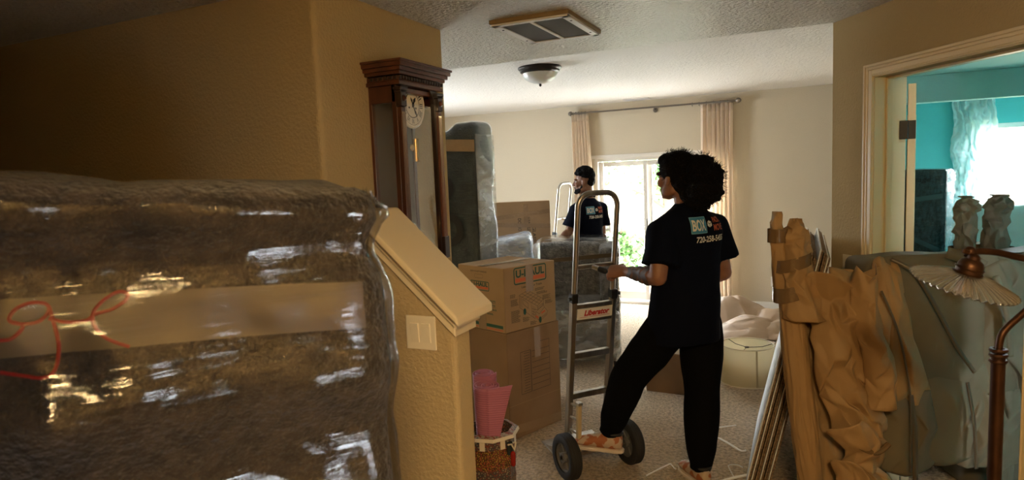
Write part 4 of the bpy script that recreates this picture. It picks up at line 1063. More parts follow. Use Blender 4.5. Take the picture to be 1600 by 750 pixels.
o = MB().tube(catmull([(-.22, 5.75, .008), (-.20, 5.62, .012), (-.16, 5.55, .008), (-.10, 5.57, .008)], 6), .006, 8).build('black_cable', M['ink'], smooth=True); tag(o, 'short black cable end on the carpet beside the lampshade', 'cable')

# ------------------------------------------------------------------ flattened cartons leaning beside the paper-wrapped furniture
def flat_carton(i, label, mat):
    t = thing('flattened_carton', label, 'box', (-.285+.020*i, 3.98, 0), 0, 'flattened cartons leaning together')
    t.rotation_euler = (0, math.radians(13), 0)
    MB().box((0, .02*math.sin(i*3), .66-.01*(i % 3)), (.0065, 1.18-.02*(i % 2), 1.32-.02*(i % 3))).build('front_ply', mat, t)
    MB().box((.0085, .02*math.sin(i*3), .66-.01*(i % 3)), (.0065, 1.17-.02*(i % 2), 1.31-.02*(i % 3))).build('back_ply', M['card_edge'], t)
flat_carton(0, 'white-faced flat carton at the front of the leaning stack', M['card_white'])
for i, w_ in enumerate(('second', 'third', 'fourth', 'fifth', 'sixth and last'), 1): flat_carton(i, w_+' flattened carton in the leaning stack, counted from the white-faced one', M['card_white'] if i % 2 else M['card_edge'])

# ------------------------------------------------------------------ paper-wrapped furniture in the bedroom doorway
PR = (.375, 3.278)
pf = thing('paper_wrapped_furniture', 'big furniture piece wrapped in brown kraft paper in the bedroom doorway', 'wrapped furniture', (PR[0], PR[1], 0), VR)
c1, c2, c3 = Crease(71, 6, 2.2, 5, .8), Crease(72, 8, 5, 12, 1.2), Crease(73, 7, 1.2, 2.6, .5)
def pdisp(p, n): return .03*c3(p)+.012*c1(p*1.4)
def at_off(mb, off): mb.v = [(x+off[0], y+off[1], z+off[2]) for x, y, z in mb.v]; return mb
at_off(rbox((.90, .24, .96), .045, .02, pdisp), (.34, .16, .30)).build('paper_body', M['paper_shaded'], pf, smooth=True, weld=True)
def sheet(name, fn, nu, nv, mat, amp=.010, seed=1):
    o = facets(fn, nu, nv, amp*1.5, seed).build(name, mat, pf, smooth='all'); return softened(o, .0016)
def sf(x0, x1, z0, z1, y, bulge, cz, amp, seed, skew=(0, 0, 0, 0), edge=0):
    c = Crease(seed, 7, 6, 14, .9); cb = Crease(seed+5, 4, 2.2, 4.5, .6)
    def fn(u, v):
        x = x0+(x1-x0)*u+skew[0]*(1-u)*(1-v)+skew[1]*u*(1-v)+skew[2]*(1-u)*v+skew[3]*u*v; z = z0+(z1-z0)*v-edge*math.sin(PI*u)*(1-v)-.02*v*math.sin(u*6+seed)*(edge == 0)
        p = V((x, y, z)); b = bulge*math.sin(PI*min(1, max(0, u)))**.6*math.sin(PI*min(1, max(0, v*cz+.05)))**.5
        return (x, y-b-amp*1.2*cb(p)*2, z)
    return fn
sheet('paper_sheet', sf(-.03, .46, .66, 1.275, .035, .035, .9, .008, 81, (.05, .0, -.06, .02), .05), 7, 8, M['paper_shaded'], .006, 81)
sheet('paper_sheet', sf(.06, .50, .36, .78, .03, .035, 1, .009, 82, (-.02, -.06, 0, 0), .07), 7, 6, M['paper_shaded'], .006, 82)
sheet('paper_sheet', sf(.36, .64, .62, 1.22, .02, .05, 1, .016, 83, (.06, -.02, .0, -.03)), 6, 9, M['paper_shaded'], .012, 83)
sheet('paper_sheet', sf(.30, .66, .28, .70, .045, .05, 1, .02, 84, (.0, 0, .06, 0), .02), 8, 8, M['paper_shaded'], .014, 84)
sheet('paper_sheet', sf(-.14, .16, .60, 1.26, .01, .06, .95, .013, 85, (.06, .02, .04, -.16)), 6, 9, M['paper'], .012, 85)
sheet('paper_sheet', sf(-.30, -.06, .62, 1.22, -.01, .06, .95, .020, 86, (.02, .06, .0, -.02)), 6, 10, M['paper'], .016, 86)
sheet('paper_sheet', sf(-.06, .16, .30, .66, .0, .035, 1, .014, 87, (-.02, .04, .0, .0), .03), 6, 6, M['paper_shaded'], .010, 87)
# smooth rolled post on the left, leaning inwards at the foot
cR = Crease(90, 5, 1.2, 2.8, .4)
def post(name, pts_, rs, mat, seed, amp, par, n=44, m=70):
    P = catmull(pts_, 20); R_ = []; n, m = max(9, n//3), max(7, m//4)
    for i in range(len(P)):
        s = i/(len(P)-1)*(len(rs)-1); k = int(min(len(rs)-2, s)); R_.append(rs[k]+(rs[k+1]-rs[k])*(s-k))
    def fn(u, v):
        i = v*(len(P)-1); k = int(min(len(P)-2, i)); p = P[k].lerp(P[k+1], i-k); r = R_[k]+(R_[k+1]-R_[k])*(i-k); a = 2*PI*u
        d = V((math.cos(a), math.sin(a), 0)); q = p+d*r
        return q
    return softened(facets(fn, n, m, amp*1.25, seed, wrap=True).build(name, mat, par, smooth='all'))
post('paper_roll', [(-.350, .02, 0), (-.375, .02, .26), (-.415, .02, .60), (-.452, .02, .95), (-.475, .02, 1.22)], [.052, .056, .058, .056, .05], M['paper'], 91, .0035, pf, 80, 60)
post('paper_post', [(-.425, -.03, 1.02), (-.450, -.02, 1.16), (-.462, -.01, 1.30), (-.456, 0, 1.40), (-.452, 0, 1.462)], [.085, .070, .066, .058, .016], M['paper'], 92, .011, pf)
post('paper_post', [(-.500, 0, 1.10), (-.520, 0, 1.24), (-.533, .0, 1.36), (-.540, 0, 1.43), (-.535, 0, 1.495)], [.035, .036, .032, .026, .018], M['paper'], 93, .008, pf, 24, 40)
# loose crumpled drape running down between post and body
def drape(x_top, x_bot, z_top, z_bot, w0, w1, y, seed, amp, mat, name='paper_drape'):
    c = Crease(seed, 8, 7, 15, 1.0); cb = Crease(seed+1, 5, 2.5, 5, .7)
    def fn(u, v):
        z = z_top+.028*(1-v)*math.sin(u*5.5+seed)+(z_bot-z_top)*v; xc = x_top+(x_bot-x_top)*v+.02*math.sin(v*7+seed); w = w0+(w1-w0)*v
        x = xc+(u-.5)*w; p = V((x, y, z))
        return (x, y-.07*math.sin(PI*u)-amp*2.0*cb(p), z)
    return sheet(name, fn, max(6, int(max(w0, w1)/.028)), max(6, int((z_top-z_bot)/.045)), mat, amp*1.0, seed)
sheet('paper_backing', sf(-.40, -.14, .08, 1.20, .055, .02, 1, .010, 88, (.06, .04, -.04, .0)), 8, 14, M['paper'], .012, 88)
drape(-.33, -.20, 1.21, .50, .24, .24, -.045, 101, .017, M['paper'])
drape(-.20, -.11, 1.24, .62, .10, .16, -.075, 103, .012, M['paper'])
drape(-.23, -.16, .56, .34, .22, .18, -.07, 105, .014, M['paper'], 'paper_crumple')
drape(-.24, -.10, .38, .12, .20, .34, -.08, 107, .013, M['paper'], 'paper_crumple')
# feet of the wrapped piece
for x, y in ((-.12, .14), (.06, .26), (.60, .16), (.70, .26)):
    post('wrapped_foot', [(x, y, 0), (x, y, .12), (x, y, .34)], [.035, .042, .06], M['paper_shaded'], int(x*100)+200, .008, pf, 20, 20)
# straps and tapes
def strap(pts_, w, mat=None, name='strap', par=pf):
    P = catmull(pts_, 8); mb = MB(); vs_ = []
    for i, p in enumerate(P):
        t_ = (P[min(i+1, len(P)-1)]-P[max(i-1, 0)]).normalized(); s = t_.cross(V((0, -1, 0))).normalized()*w/2
        vs_ += [p-s, p+s]
    mb.add(vs_, [(2*i, 2*i+1, 2*i+3, 2*i+2) for i in range(len(P)-1)]); return mb.build(name, mat or M['strap'], par, smooth='all', solid=.0012)
strap([(-.02, .02, 1.262), (.06, -.030, 1.20), (.16, -.036, 1.03), (.25, -.040, .86), (.33, -.036, .745)], .018)
strap([(-.12, -.085, 1.14), (-.06, -.10, .98), (-.01, -.09, .80), (.03, -.065, .62), (.045, -.05, .30)], .010)
strap([(.035, -.055, .66), (.06, -.050, .48), (.07, -.045, .26)], .024)
strap([(.40, -.05, 1.18), (.44, -.075, 1.0), (.46, -.07, .82)], .030, M['paper_shaded'], 'paper_strip')
strap([(.30, -.035, .70), (.33, -.045, .50), (.345, -.045, .30)], .016)
strap([(.21, -.01, 1.285), (.30, -.03, 1.25), (.36, -.04, 1.22)], .05, M['paper_shaded'], 'paper_strip')
for z0, z1, xx, w in ((1.245, 1.30, -.475, .155), (1.11, 1.175, -.48, .15)):
    MB().grid(lambda u, v: (xx+(w/2+.006*math.sin(9*u))*math.cos(2*PI*u), (w*.5)*math.sin(2*PI*u)-.005, z0+(z1-z0)*v+.02*math.cos(2*PI*u)), 40, 5, wrap=True).build('packing_tape', M['tape_dark'], pf, smooth='all')
MB().grid(lambda u, v: (-.533+.042*math.cos(2*PI*u), .042*math.sin(2*PI*u), 1.36+.06*v), 24, 4, wrap=True).build('packing_tape', M['tape_dark'], pf, smooth='all')
MB().tube(catmull([(-.10, -.125, .47), (-.16, -.14, .44), (-.22, -.135, .46), (-.28, -.11, .50)], 6), .012, 8).build('packing_tape', M['tape_dark'], pf, smooth=True)
# second wrapped piece with two upright posts, further inside the bedroom
pg = thing('paper_wrapped_furniture', 'paper-wrapped piece with two upright posts standing inside the bedroom', 'wrapped furniture', (.807, 4.03, 0), VR)
at_off(rbox((.42, .30, 1.16), .05, .03, lambda p, n: .012*c3(p)+.008*c1(p)), (.08, 0, 0)).build('paper_body', M['paper_shaded'], pg, smooth=True, weld=True)
post('paper_post', [(-.045, 0, 1.10), (-.05, 0, 1.25), (-.055, 0, 1.38), (-.045, 0, 1.46), (-.05, 0, 1.50)], [.056, .044, .052, .046, .02], M['paper_shaded'], 111, .014, pg)
post('paper_post', [(.105, 0, 1.08), (.10, 0, 1.22), (.105, 0, 1.36), (.115, 0, 1.45), (.115, 0, 1.50)], [.068, .060, .050, .055, .03], M['paper_shaded'], 113, .014, pg)
MB().grid(lambda u, v: (.03+(.15+.01*math.sin(7*u))*math.cos(2*PI*u), .12*math.sin(2*PI*u), 1.17+.06*v), 30, 4, wrap=True).build('packing_tape', M['tape_dark'], pg, smooth='all')

# ------------------------------------------------------------------ bedroom contents
t = wrapped('wrapped_cabinet', 'dark teal padded cabinet with film, beyond the open bedroom door', (.765, 5.623, 0), math.radians(-28), (.40, .18, 1.62), .02, M['pad_blue'], M['film'], 51, .035, .006)
g = MB(); g.add(*fit_text('Storage', .20, .045, shear=.2), frame((.02, -.104, 1.545), (1, 0, 0), (0, 0, 1))); g.build('handwriting', M['ink'], t)
for z, a in ((1.40, 9), (1.12, -24)): MB().box((0, -.102, z), (.40, .001, .035), rot('Y', -a, (0, 0, z))).build('tape', pmat('clear_tape', (.06, .12, .13), .25), t)
MB().box((.212, 0, .82), (.008, .16, 1.58)).build('film_glare_end', M['film_white'], t, bevel=.002)  # window glare on the cabinet side, painted as a whitish film panel
t = thing('mattress', 'mattress in a wrinkled white sheet standing below the bedroom window', 'mattress', (1.95, 7.15, 0), math.radians(2))
cm = Crease(55, 5, 1.2, 3, .6)
rbox((1.45, .26, 1.26), .07, .025, lambda p, n: .010*math.sin(p.z*42+3*noise.noise(p*2))*.5+.010*cm(p)+.006*noise.noise(V((p.x*3, p.y, p.z*14)))).build('sheet', M['sheet'], t, smooth='all', weld=True)
t = thing('moving_box', 'grey-brown carton standing beside the teal cabinet in the bedroom', 'box', (1.02, 4.95, 0), math.radians(10)); carton(t, .16, .30, 1.14, M['card_dark'])
for i in range(5):
    t = thing('picture_board', ('first', 'second', 'third', 'fourth', 'fifth')[i]+' thin board from the left in the stack leaning inside the bedroom door', 'board', (.60+.022*i, 4.72, .0), math.radians(-8), 'boards leaning inside the bedroom door')
    t.rotation_euler = (0, math.radians(-9), math.radians(20))
    MB().box((0, 0, .58), (.014, .36, 1.16-.012*i)).build('panel', (M['card_white'], M['card_dark'])[i % 2], t, bevel=.002)

# ------------------------------------------------------------------ floor lamp
lp = thing('floor_lamp', 'bronze gooseneck floor lamp with ribbed clear glass shade', 'floor lamp', (.4452, 1.9446, 0), VR)
MB().lathe([(.0, 0), (.125, 0), (.128, .008), (.118, .018), (.06, .026), (.03, .040), (.016, .07), (.012, .09)], 36).build('base', M['bronze'], lp, smooth=True)
MB().tube([(0, 0, .03), (0, 0, 1.195)], .0155, 14).build('lower_pole', M['bronze'], lp, smooth=True)
for z in (1.185, 1.200, 1.213): MB().tube([(.0165*math.cos(a), .0165*math.sin(a), z) for a in [2*PI*k/20 for k in range(20)]], .005, 6, closed=True).build('collar_ring', M['bronze'], lp, smooth=True)
neck = catmull([(0, 0, 1.19), (.001, 0, 1.225), (.006, 0, 1.250), (.022, 0, 1.272), (.070, 0, 1.315), (.125, 0, 1.365), (.145, 0, 1.405), (.120, 0, 1.430), (.06, 0, 1.442), (-.01, 0, 1.461), (-.055, 0, 1.466), (-.075, 0, 1.462)], 8)
MB().tube(neck, .0085, 12).build('gooseneck', M['bronze'], lp, smooth=True)
SH = Matrix.Translation((-.0915, -.005, 1.402)) @ Matrix.Rotation(math.radians(11), 4, 'Y') @ Matrix.Rotation(math.radians(13), 4, 'X')
sk = MB().lathe([(.008, .062), (.013, .058), (.014, .050), (.024, .044), (.028, .034), (.029, .020), (.030, .008), (.027, .004)], 28, SH); sk.build('socket', M['bronze'], lp, smooth=True)
for z, r in ((.026, .0305), (.014, .0315)): MB().tube([SH @ V((r*math.cos(a), r*math.sin(a), z)) for a in [2*PI*k/24 for k in range(24)]], .0022, 6, closed=True).build('socket_ring', M['bronze'], lp, smooth=True)
kn = MB().ell((-.080, -.0, 1.466), (.014, .014, .014)).build('swivel_joint', M['bronze'], lp, smooth='all')
MB().tube([(-.080, 0, 1.466), (-.088, -.004, 1.455)], .009, 10).build('swivel_stem', M['bronze'], lp)
MB().box((-.098, -.012, 1.468), (.018, .008, .012), rot('Y', 20, (-.098, 0, 1.468))).build('wing_nut', M['bronze'], lp, bevel=.002)
NR = 40
def shfn(u, v):
    a = 2*PI*u; s = v; r = .026+.092*s**.92; z = .010-.030*s**1.3
    rib = .0028*math.cos(a*NR)*(.3+.7*s); r += .0025*math.cos(a*NR)*(s > .97)
    return SH @ V((r*math.cos(a), r*math.sin(a), z+rib))
MB().grid(shfn, NR*8, 26, wrap=True).build('glass_shade', M['ribbed'], lp, smooth='all', solid=.003)
MB().capsule([SH @ V((0, 0, 0)), SH @ V((0, 0, -.028))], [.012, .018], 14).build('bulb', M['dome'], lp, smooth=True)

# ------------------------------------------------------------------ people
def perp(f): return V((f[1], -f[0], 0)).normalized()          # right-hand side of a heading
def hand(mb, wrist, xd, back, side, curl, spread=.0, s=1.0):
    """palm, four fingers and a thumb; xd towards the fingers, back = back-of-hand normal, side +1 when the thumb lies on back x xd"""
    x = V(xd).normalized(); z = V(back); z = (z-x*z.dot(x)).normalized(); y = z.cross(x)*side; w = V(wrist)
    P = lambda a, b, c: w+x*a*s+y*b*s+z*c*s
    mb.loft([(P(-.01, 0, 0), y*.026*s, z*.020*s), (P(.02, 0, 0), y*.031*s, z*.020*s), (P(.06, 0, 0), y*.041*s, z*.017*s), (P(.092, 0, -.002), y*.041*s, z*.014*s), (P(.102, 0, -.003), y*.034*s, z*.010*s)], 16)
    for k, (b, L) in enumerate(((.031, .070), (.011, .080), (-.010, .074), (-.030, .058))):
        a0 = math.radians(curl*.8); p = P(.088, b, -.002); seg = (L*.45, L*.31, L*.24); pts_ = [p]; a = a0
        for j, q in enumerate(seg):
            p = p+(x*math.cos(a)-z*math.sin(a))*q*s+y*spread*b*q; pts_.append(p); a += math.radians(curl*(1.0, .75, .5)[j])
        mb.capsule(pts_, [.0098*s, .0092*s, .0085*s, .0075*s], 10)
    th = [P(.022, .026, -.006), P(.045, .052, -.018), P(.070, .060, -.034), P(.090, .052, -.046)]
    mb.capsule(th, [.014*s, .0125*s, .0105*s, .0085*s], 10)
def head_shapes(mb, F, big=1.0):
    """skull, face and neck join in head axes: x right, y face, z up"""
    E_ = lambda c, r, R=None: mb.ell((0, 0, 0), r, F @ Matrix.Translation(c) @ (R or Matrix()))
    E_((0, -.012, .035), (.075, .095, .082)); E_((0, .022, -.025), (.063, .070, .085)); E_((0, .050, -.085), (.042, .042, .036)); E_((0, .076, -.100), (.022, .018, .016))
    for s in (-1, 1):
        E_((s*.040, .062, -.030), (.024, .024, .026)); E_((s*.055, .012, -.075), (.018, .040, .030)); E_((s*.030, .082, .018), (.026, .014, .010))
        E_((s*.076, -.004, -.012), (.009, .020, .031), Matrix.Rotation(math.radians(s*14), 4, 'Z')); E_((s*.078, .002, -.036), (.008, .011, .013)); E_((s*.011, .100, -.038), (.010, .012, .009))
    mb.capsule([F @ V((0, .086, .018)), F @ V((0, .100, -.012)), F @ V((0, .110, -.034))], [.008, .009, .011], 10)
    E_((0, .088, -.064), (.024, .012, .007)); E_((0, .086, -.076), (.020, .012, .008))
def face_bits(F, par, skin_dark):
    for s in (-1, 1):
        MB().ell((0, 0, 0), (.0135, .010, .0095), F @ Matrix.Translation((s*.030, .0735, -.001))).build('eye', M['eye'], par, smooth='all')
        MB().ell((0, 0, 0), (.0055, .004, .0055), F @ Matrix.Translation((s*.030, .0822, -.001))).build('iris', M['ink'], par, smooth='all')
        MB().capsule([F @ V((s*.014, .093, .019)), F @ V((s*.030, .094, .025)), F @ V((s*.047, .081, .020))], [.0025, .003, .002], 8).build('eyebrow', M['hair'], par, smooth=True)
    MB().capsule([F @ V((-.020, .093, -.070)), F @ V((0, .099, -.0695)), F @ V((.020, .093, -.070))], [.0022, .003, .0022], 8).build('lips', skin_dark, par, smooth=True)
def shoe(par, F, label=None):
    """F: heel-centre on the sole, x right, y toe, z up"""
    u = MB(); u.loft([(F @ V((0, y, z)), F.to_3x3() @ V((a, 0, 0)), F.to_3x3() @ V((0, 0, b))) for y, z, a, b in ((-.055, .060, .012, .030), (-.048, .058, .028, .042), (0, .062, .036, .052), (.06, .055, .038, .045), (.11, .048, .044, .034), (.16, .042, .046, .027), (.195, .036, .036, .020), (.215, .032, .014, .012))], 20)
    o = link('shoe', fuse(u, .006, 3), M['shoe'], par, 'all')
    sl = MB(); prof = [(-.065, .010), (-.055, .030), (-.01, .038), (.06, .038), (.12, .048), (.17, .048), (.205, .034), (.222, .010)]
    pl = [(x, y) for y, x in prof]+[(-x, y) for y, x in prof[::-1]]
    sl.prism(pl, 0, .020, F); sl.build('sole', M['shoe_w'], o, bevel=.005, segs=2)
    for k in range(4):
        y = .055+.022*k; z = .098-.011*k
        MB().capsule([F @ V((-.024, y, z-.012)), F @ V((0, y+.004, z)), F @ V((.024, y, z-.012))], .0035, 8).build('lace', M['ink'], o, smooth=True)
    MB().tube([F @ V((.037*math.cos(a), -.005+.045*math.sin(a), .108)) for a in [2*PI*k/20 for k in range(20)]], .010, 8, closed=True).build('collar', M['ink'], o, smooth=True)
    return o
def cloth_mesh(mb, voxel, seed, amp, sm=8, dirz=1.0):
    me = fuse(mb, voxel, sm); c = Crease(seed, 6, 2.0, 5.5, 1.5)
    ns = [v.normal.copy() for v in me.vertices]
    for v, n in zip(me.vertices, ns):
        p = v.co; d = amp*(.9*noise.noise(V((p.x*9+seed, p.y*9, p.z*5*dirz)))+.8*c(V((p.x*1.3, p.y*1.3, p.z))))
        v.co = p+n*d
    me.update(); return me
def wrap_print(parent, name, shirt_me, items, org, right, mat_off=.003):
    """items: (verts_faces, material); drop flat artwork onto the back of the shirt"""
    bm = bmesh.new(); bm.from_mesh(shirt_me); bv = BVHTree.FromBMesh(bm)
    r = V(right).normalized(); u = V((0, 0, 1)); n = r.cross(u)     # n points out of the back
    for nm, (vs_, fs), mat, lift in items:
        me = bpy.data.meshes.new(nm); me.from_pydata([tuple(p) for p in vs_], [], fs); b2 = bmesh.new(); b2.from_mesh(me)
        for _ in range(4):
            es = [e for e in b2.edges if e.calc_length() > .012]
            if not es: break
            bmesh.ops.subdivide_edges(b2, edges=es, cuts=1)
        bmesh.ops.triangulate(b2, faces=b2.faces)
        for v in b2.verts:
            o_ = V(org)+r*v.co.x+u*v.co.y+n*.5
            hit = bv.ray_cast(o_, -n)
            v.co = (hit[0]+n*(mat_off+lift)) if hit[0] is not None else V(org)+r*v.co.x+u*v.co.y
        b2.to_mesh(me); b2.free(); link(nm, me, mat, parent)
    bm.free()
def shirt_art(w):
    k = w/.25
    def quad(x0, x1, y0, y1, n=6):
        return [(x0+(x1-x0)*i/n, y0+(y1-y0)*j/n, 0) for j in range(n+1) for i in range(n+1)], [(j*(n+1)+i, j*(n+1)+i+1, (j+1)*(n+1)+i+1, (j+1)*(n+1)+i) for j in range(n) for i in range(n)]
    sc = lambda vf: ([(x*k, y*k, z) for x, y, z in vf[0]], vf[1])
    hexa = [(.018*math.cos(PI/6+i*PI/3), .018*math.sin(PI/6+i*PI/3), 0) for i in range(6)]
    return [('print_panel', sc(quad(-.125, -.022, -.040, .044)), M['p_blue'], 0),
            ('print_panel_edge', sc(shift(rring(.103, .084, .0025, .003), -.0735, .002)), pmat('print_light_blue', (.2, .42, .52), .8), .0012),
            ('print_word', sc(shift(fit_text('BOX', .088, .058, bold=.03), -.0735, .002)), M['p_white'], .0015),
            ('print_cube', sc(shift((hexa, [(0, 1, 2, 3, 4, 5)]), .004, .004)), M['p_white'], .0005),
            ('print_cube_lines', sc(strokes_vf([[(.004, .004), (.004, -.014)], [(.004, .004), (.019, .012)], [(.004, .004), (-.011, .012)]], .003)), M['shirt'], .0015),
            ('print_word', sc(shift(fit_text('PACK N', .080, .028, bold=.03), .072, .023)), M['p_orange'], .0008),
            ('print_word', sc(shift(fit_text('MOVE', .080, .034, bold=.03), .072, -.016)), M['p_orange'], .0008),
            ('print_phone', sc(shift(fit_text('720-258-5455', .205, .032, bold=.025), .005, -.072)), M['p_white'], .0008)]
def strokes_vf(lines, w):
    mb = strokes(MB(), lines, w); return mb.v, mb.f
def person(label, loc, rz, J, skin, art_w, beard=False):
    t = thing('person', label, 'person', loc, rz)
    tf = V(J['tf']).normalized(); tr = perp(tf)               # torso heading and right side
    hf = V(J['hf']).normalized(); F = frame(J['head'], perp(hf), (0, 0, 1)); F = Matrix(((perp(hf).x, hf.x, 0, J['head'][0]), (perp(hf).y, hf.y, 0, J['head'][1]), (0, 0, 1, J['head'][2]), (0, 0, 0, 1)))
    if 'nod' in J: F = F @ Matrix.Rotation(math.radians(J['nod']), 4, 'X')
    nb = V(J['neck']); pel = V(J['pelvis'])
    b = MB(); head_shapes(b, F)
    b.capsule([nb-V((0, 0, .06)), nb.lerp(V(J['head']), .35), F @ V((0, -.025, -.05))], [.066, .056, .056], 16)
    k = J.get('w', 1.0)
    sec = lambda c, a, d: (c, tr*a*k, tf*d*k)
    ch = nb.lerp(pel, .33); ws = nb.lerp(pel, .68)
    b.loft([sec(pel-V((0, 0, .08)), .13, .09), sec(pel, .16, .11), sec(ws, .14, .10), sec(ch, .165, .11), sec(nb-V((0, 0, .07)), .15, .085), sec(nb-V((0, 0, .01)), .075, .06)], 24)
    for i in (0, 1):
        S, E2, Wr = V(J['sh'][i]), V(J['el'][i]), V(J['wr'][i])
        b.capsule([S-V((0, 0, .012)), S.lerp(E2, .5), E2], [.052*k, .050*k, .044*k], 14); b.capsule([E2, E2.lerp(Wr, .3), E2.lerp(Wr, .75), Wr], [.045*k, .049*k, .036*k, .029*k], 14)
        hd = J['hand'][i]; hand(b, Wr, hd[0], hd[1], hd[2], hd[3], s=hd[4] if len(hd) > 4 else 1)
        Hh, K, A = V(J['hip'][i]), V(J['kn'][i]), V(J['an'][i])
        b.capsule([Hh, Hh.lerp(K, .5), K], [.085, .072, .055], 14); b.capsule([K, K.lerp(A, .35), A], [.055, .055, .036], 14)
    body = link('body', fuse(b, .0055, 3), skin, t, 'all')
    face_bits(F, t, pmat('lip_tone', (.16, .06, .045), .5))
    # trousers
    g = MB(); g.loft([sec(pel-V((0, 0, .10)), .155, .125), sec(pel, .185, .135), sec(pel+V((0, 0, .10)), .175, .13)], 24)
    for i in (0, 1):
        Hh, K, A = V(J['hip'][i]), V(J['kn'][i]), V(J['an'][i]); d = (A-K).normalized()
        g.capsule([Hh, Hh.lerp(K, .5), K], [.116*k, .112*k, .096*k], 18); g.capsule([K, K.lerp(A, .4), K.lerp(A, .8), A-d*.0], [.096*k, .092*k, .078*k, .060*k], 18)
    link('trousers', cloth_mesh(g, .009, 5, .012, 6), M['pants'], t, 'all')
    for i in (0, 1):
        K, A = V(J['kn'][i]), V(J['an'][i]); d = (A-K).normalized()
        MB().tube([A-d*.012, A+d*.03], .055*k, 20).build('cuff', M['pants'], t, bevel=.006)
    # shirt
    s = MB(); hem = V(J['hem']); sw = J['shirt']
    s.loft([sec(hem.lerp(nb, v), a, d) for v, a, d in sw], 28)
    for i in (0, 1):
        S, E2 = V(J['sh'][i]), V(J['el'][i]); d = (E2-S).normalized(); e = S+d*J.get('sl', .215)
        s.capsule([nb.lerp(S, .35)-V((0, 0, .035)), nb.lerp(S, .7)-V((0, 0, .02)), S-V((0, 0, .005)), S.lerp(e, .5)], [.066*k, .072*k, .076*k, .082*k], 18); s.tube([S, S.lerp(e, .5), e], [.076*k, .085*k, .096*k], 18)
    sm_ = cloth_mesh(s, .009, 8, .013, 7); so = link('shirt', sm_, M['shirt'], t, 'all')
    MB().tube([nb+V((0, 0, .004))+tr*.068*math.cos(a)+tf*(.062*math.sin(a)+.004)+V((0, 0, -.018*math.sin(a))) for a in [2*PI*q/28 for q in range(28)]], .008, 8, closed=True).build('collar', M['shirt'], so, smooth=True)
    wrap_print(so, 'print', sm_, shirt_art(art_w), J['print'], tr)
    for i in (0, 1):
        f = V(J['foot'][i][1]).normalized(); h = V(J['foot'][i][0]); x = f.cross(V((0, 0, 1))).normalized(); z = x.cross(f)
        shoe(t, Matrix(((x.x, f.x, z.x, h.x), (x.y, f.y, z.y, h.y), (x.z, f.z, z.z, h.z), (0, 0, 0, 1))))
    return t, F, body, tf, tr
def frizz(par, blobs, n, L, seed, F, name='stray_hair'):
    q = random.Random(seed); mb = MB()
    for i in range(n):
        c, r = blobs[q.randrange(len(blobs))]; d = V((q.gauss(0, 1), q.gauss(0, 1), q.gauss(0, 1))).normalized()
        p = V(c)+V((d.x*r[0], d.y*r[1], d.z*r[2]))*.96; side = d.cross(V((q.gauss(0, 1), q.gauss(0, 1), q.gauss(0, 1)))).normalized(); l = L*q.uniform(.4, 1)
        pts_ = [p, p+d*l*.5+side*l*.25, p+d*l*.8+side*l*q.uniform(-.2, .6)]
        mb.tube([F @ v for v in pts_], [.0010, .0009, .0005], 3, cap=False)
    o = mb.build(name, M['hair'], par); o['kind'] = 'stuff'

# near worker: back to the camera, left foot up on the truck axle, left hand on its handle
J1 = dict(tf=(-.42, .91, 0), hf=(-.64, .77, 0), head=(-.100, .035, 1.664), neck=(-.045, .0, 1.505), pelvis=(-.075, .02, .93), nod=-4,
          sh=[(-.205, -.080, 1.395), (.112, .100, 1.395)], el=[(-.243, -.150, 1.165), (.175, .13, 1.13)], wr=[(-.350, .125, 1.155), (.04, .32, 1.05)],
          hand=[((-.80, .55, .0), (-.30, -.60, .72), -1, 82, 1.12), ((-.7, .6, .1), (.3, .3, .9), 1, 35)],
          hip=[(-.165, -.03, .88), (.03, .07, .88)], kn=[(-.365, .10, .575), (.025, .035, .50)], an=[(-.462, .135, .275), (.0, .0, .115)],
          foot=[((-.455, .125, .150), (-.90, .30, .05)), ((.005, -.01, 0), (-.25, .97, 0))],
          hem=(-.085, .01, .80), shirt=[(0, .215, .160), (.2, .210, .150), (.42, .203, .132), (.64, .205, .124), (.80, .215, .128), (.88, .195, .118), (.95, .135, .098), (1.0, .090, .080), (1.03, .074, .068)],
          print=(.042, -.10, 1.412), w=1.0, sl=.185)
p1, F1, body1, tf1, tr1 = person('worker in navy shirt with ponytail, foot on the hand truck, back to camera', (-.508, 3.438, 0), VR, J1, M['skin'], .245)
hb = MB()
HE = lambda c, r: hb.ell((0, 0, 0), r, F1 @ Matrix.Translation(c))
HE((0, -.020, .042), (.088, .104, .088)); HE((0, -.055, -.02), (.082, .072, .090)); HE((0, -.075, -.095), (.06, .05, .06)); HE((0, .030, .085), (.068, .060, .040))
for s in (-1, 1): HE((s*.062, -.010, .035), (.030, .060, .060))
q = random.Random(12)
bun = [(V((.0, -.150, .0)), .078), (V((.03, -.180, -.02)), .070), (V((-.02, -.175, .03)), .06), (V((.0, -.150, -.085)), .078), (V((.01, -.115, -.135)), .068), (V((.02, -.185, -.09)), .064)]
for c, r in bun:
    HE(c, (r, r, r))
    for k in range(40):
        d = V((q.gauss(0, 1), q.gauss(0, 1), q.gauss(0, 1))).normalized(); rr = q.uniform(.008, .014); HE(c+d*r*.95, (rr, rr, rr))
link('hair', fuse(hb, .0055, 2), M['hair'], p1, 'all')
frizz(p1, [(c, (r*1.1, r*1.1, r*1.1)) for c, r in bun]+[((0, -.02, .042), (.09, .105, .09))]*4, 2600, .030, 3, F1)
MB().tube([F1 @ V((.036*math.cos(a), -.118, -.005+.036*math.sin(a))) for a in [2*PI*k/18 for k in range(18)]], .010, 8, closed=True).build('hair_tie', M['ink'], p1, smooth=True)
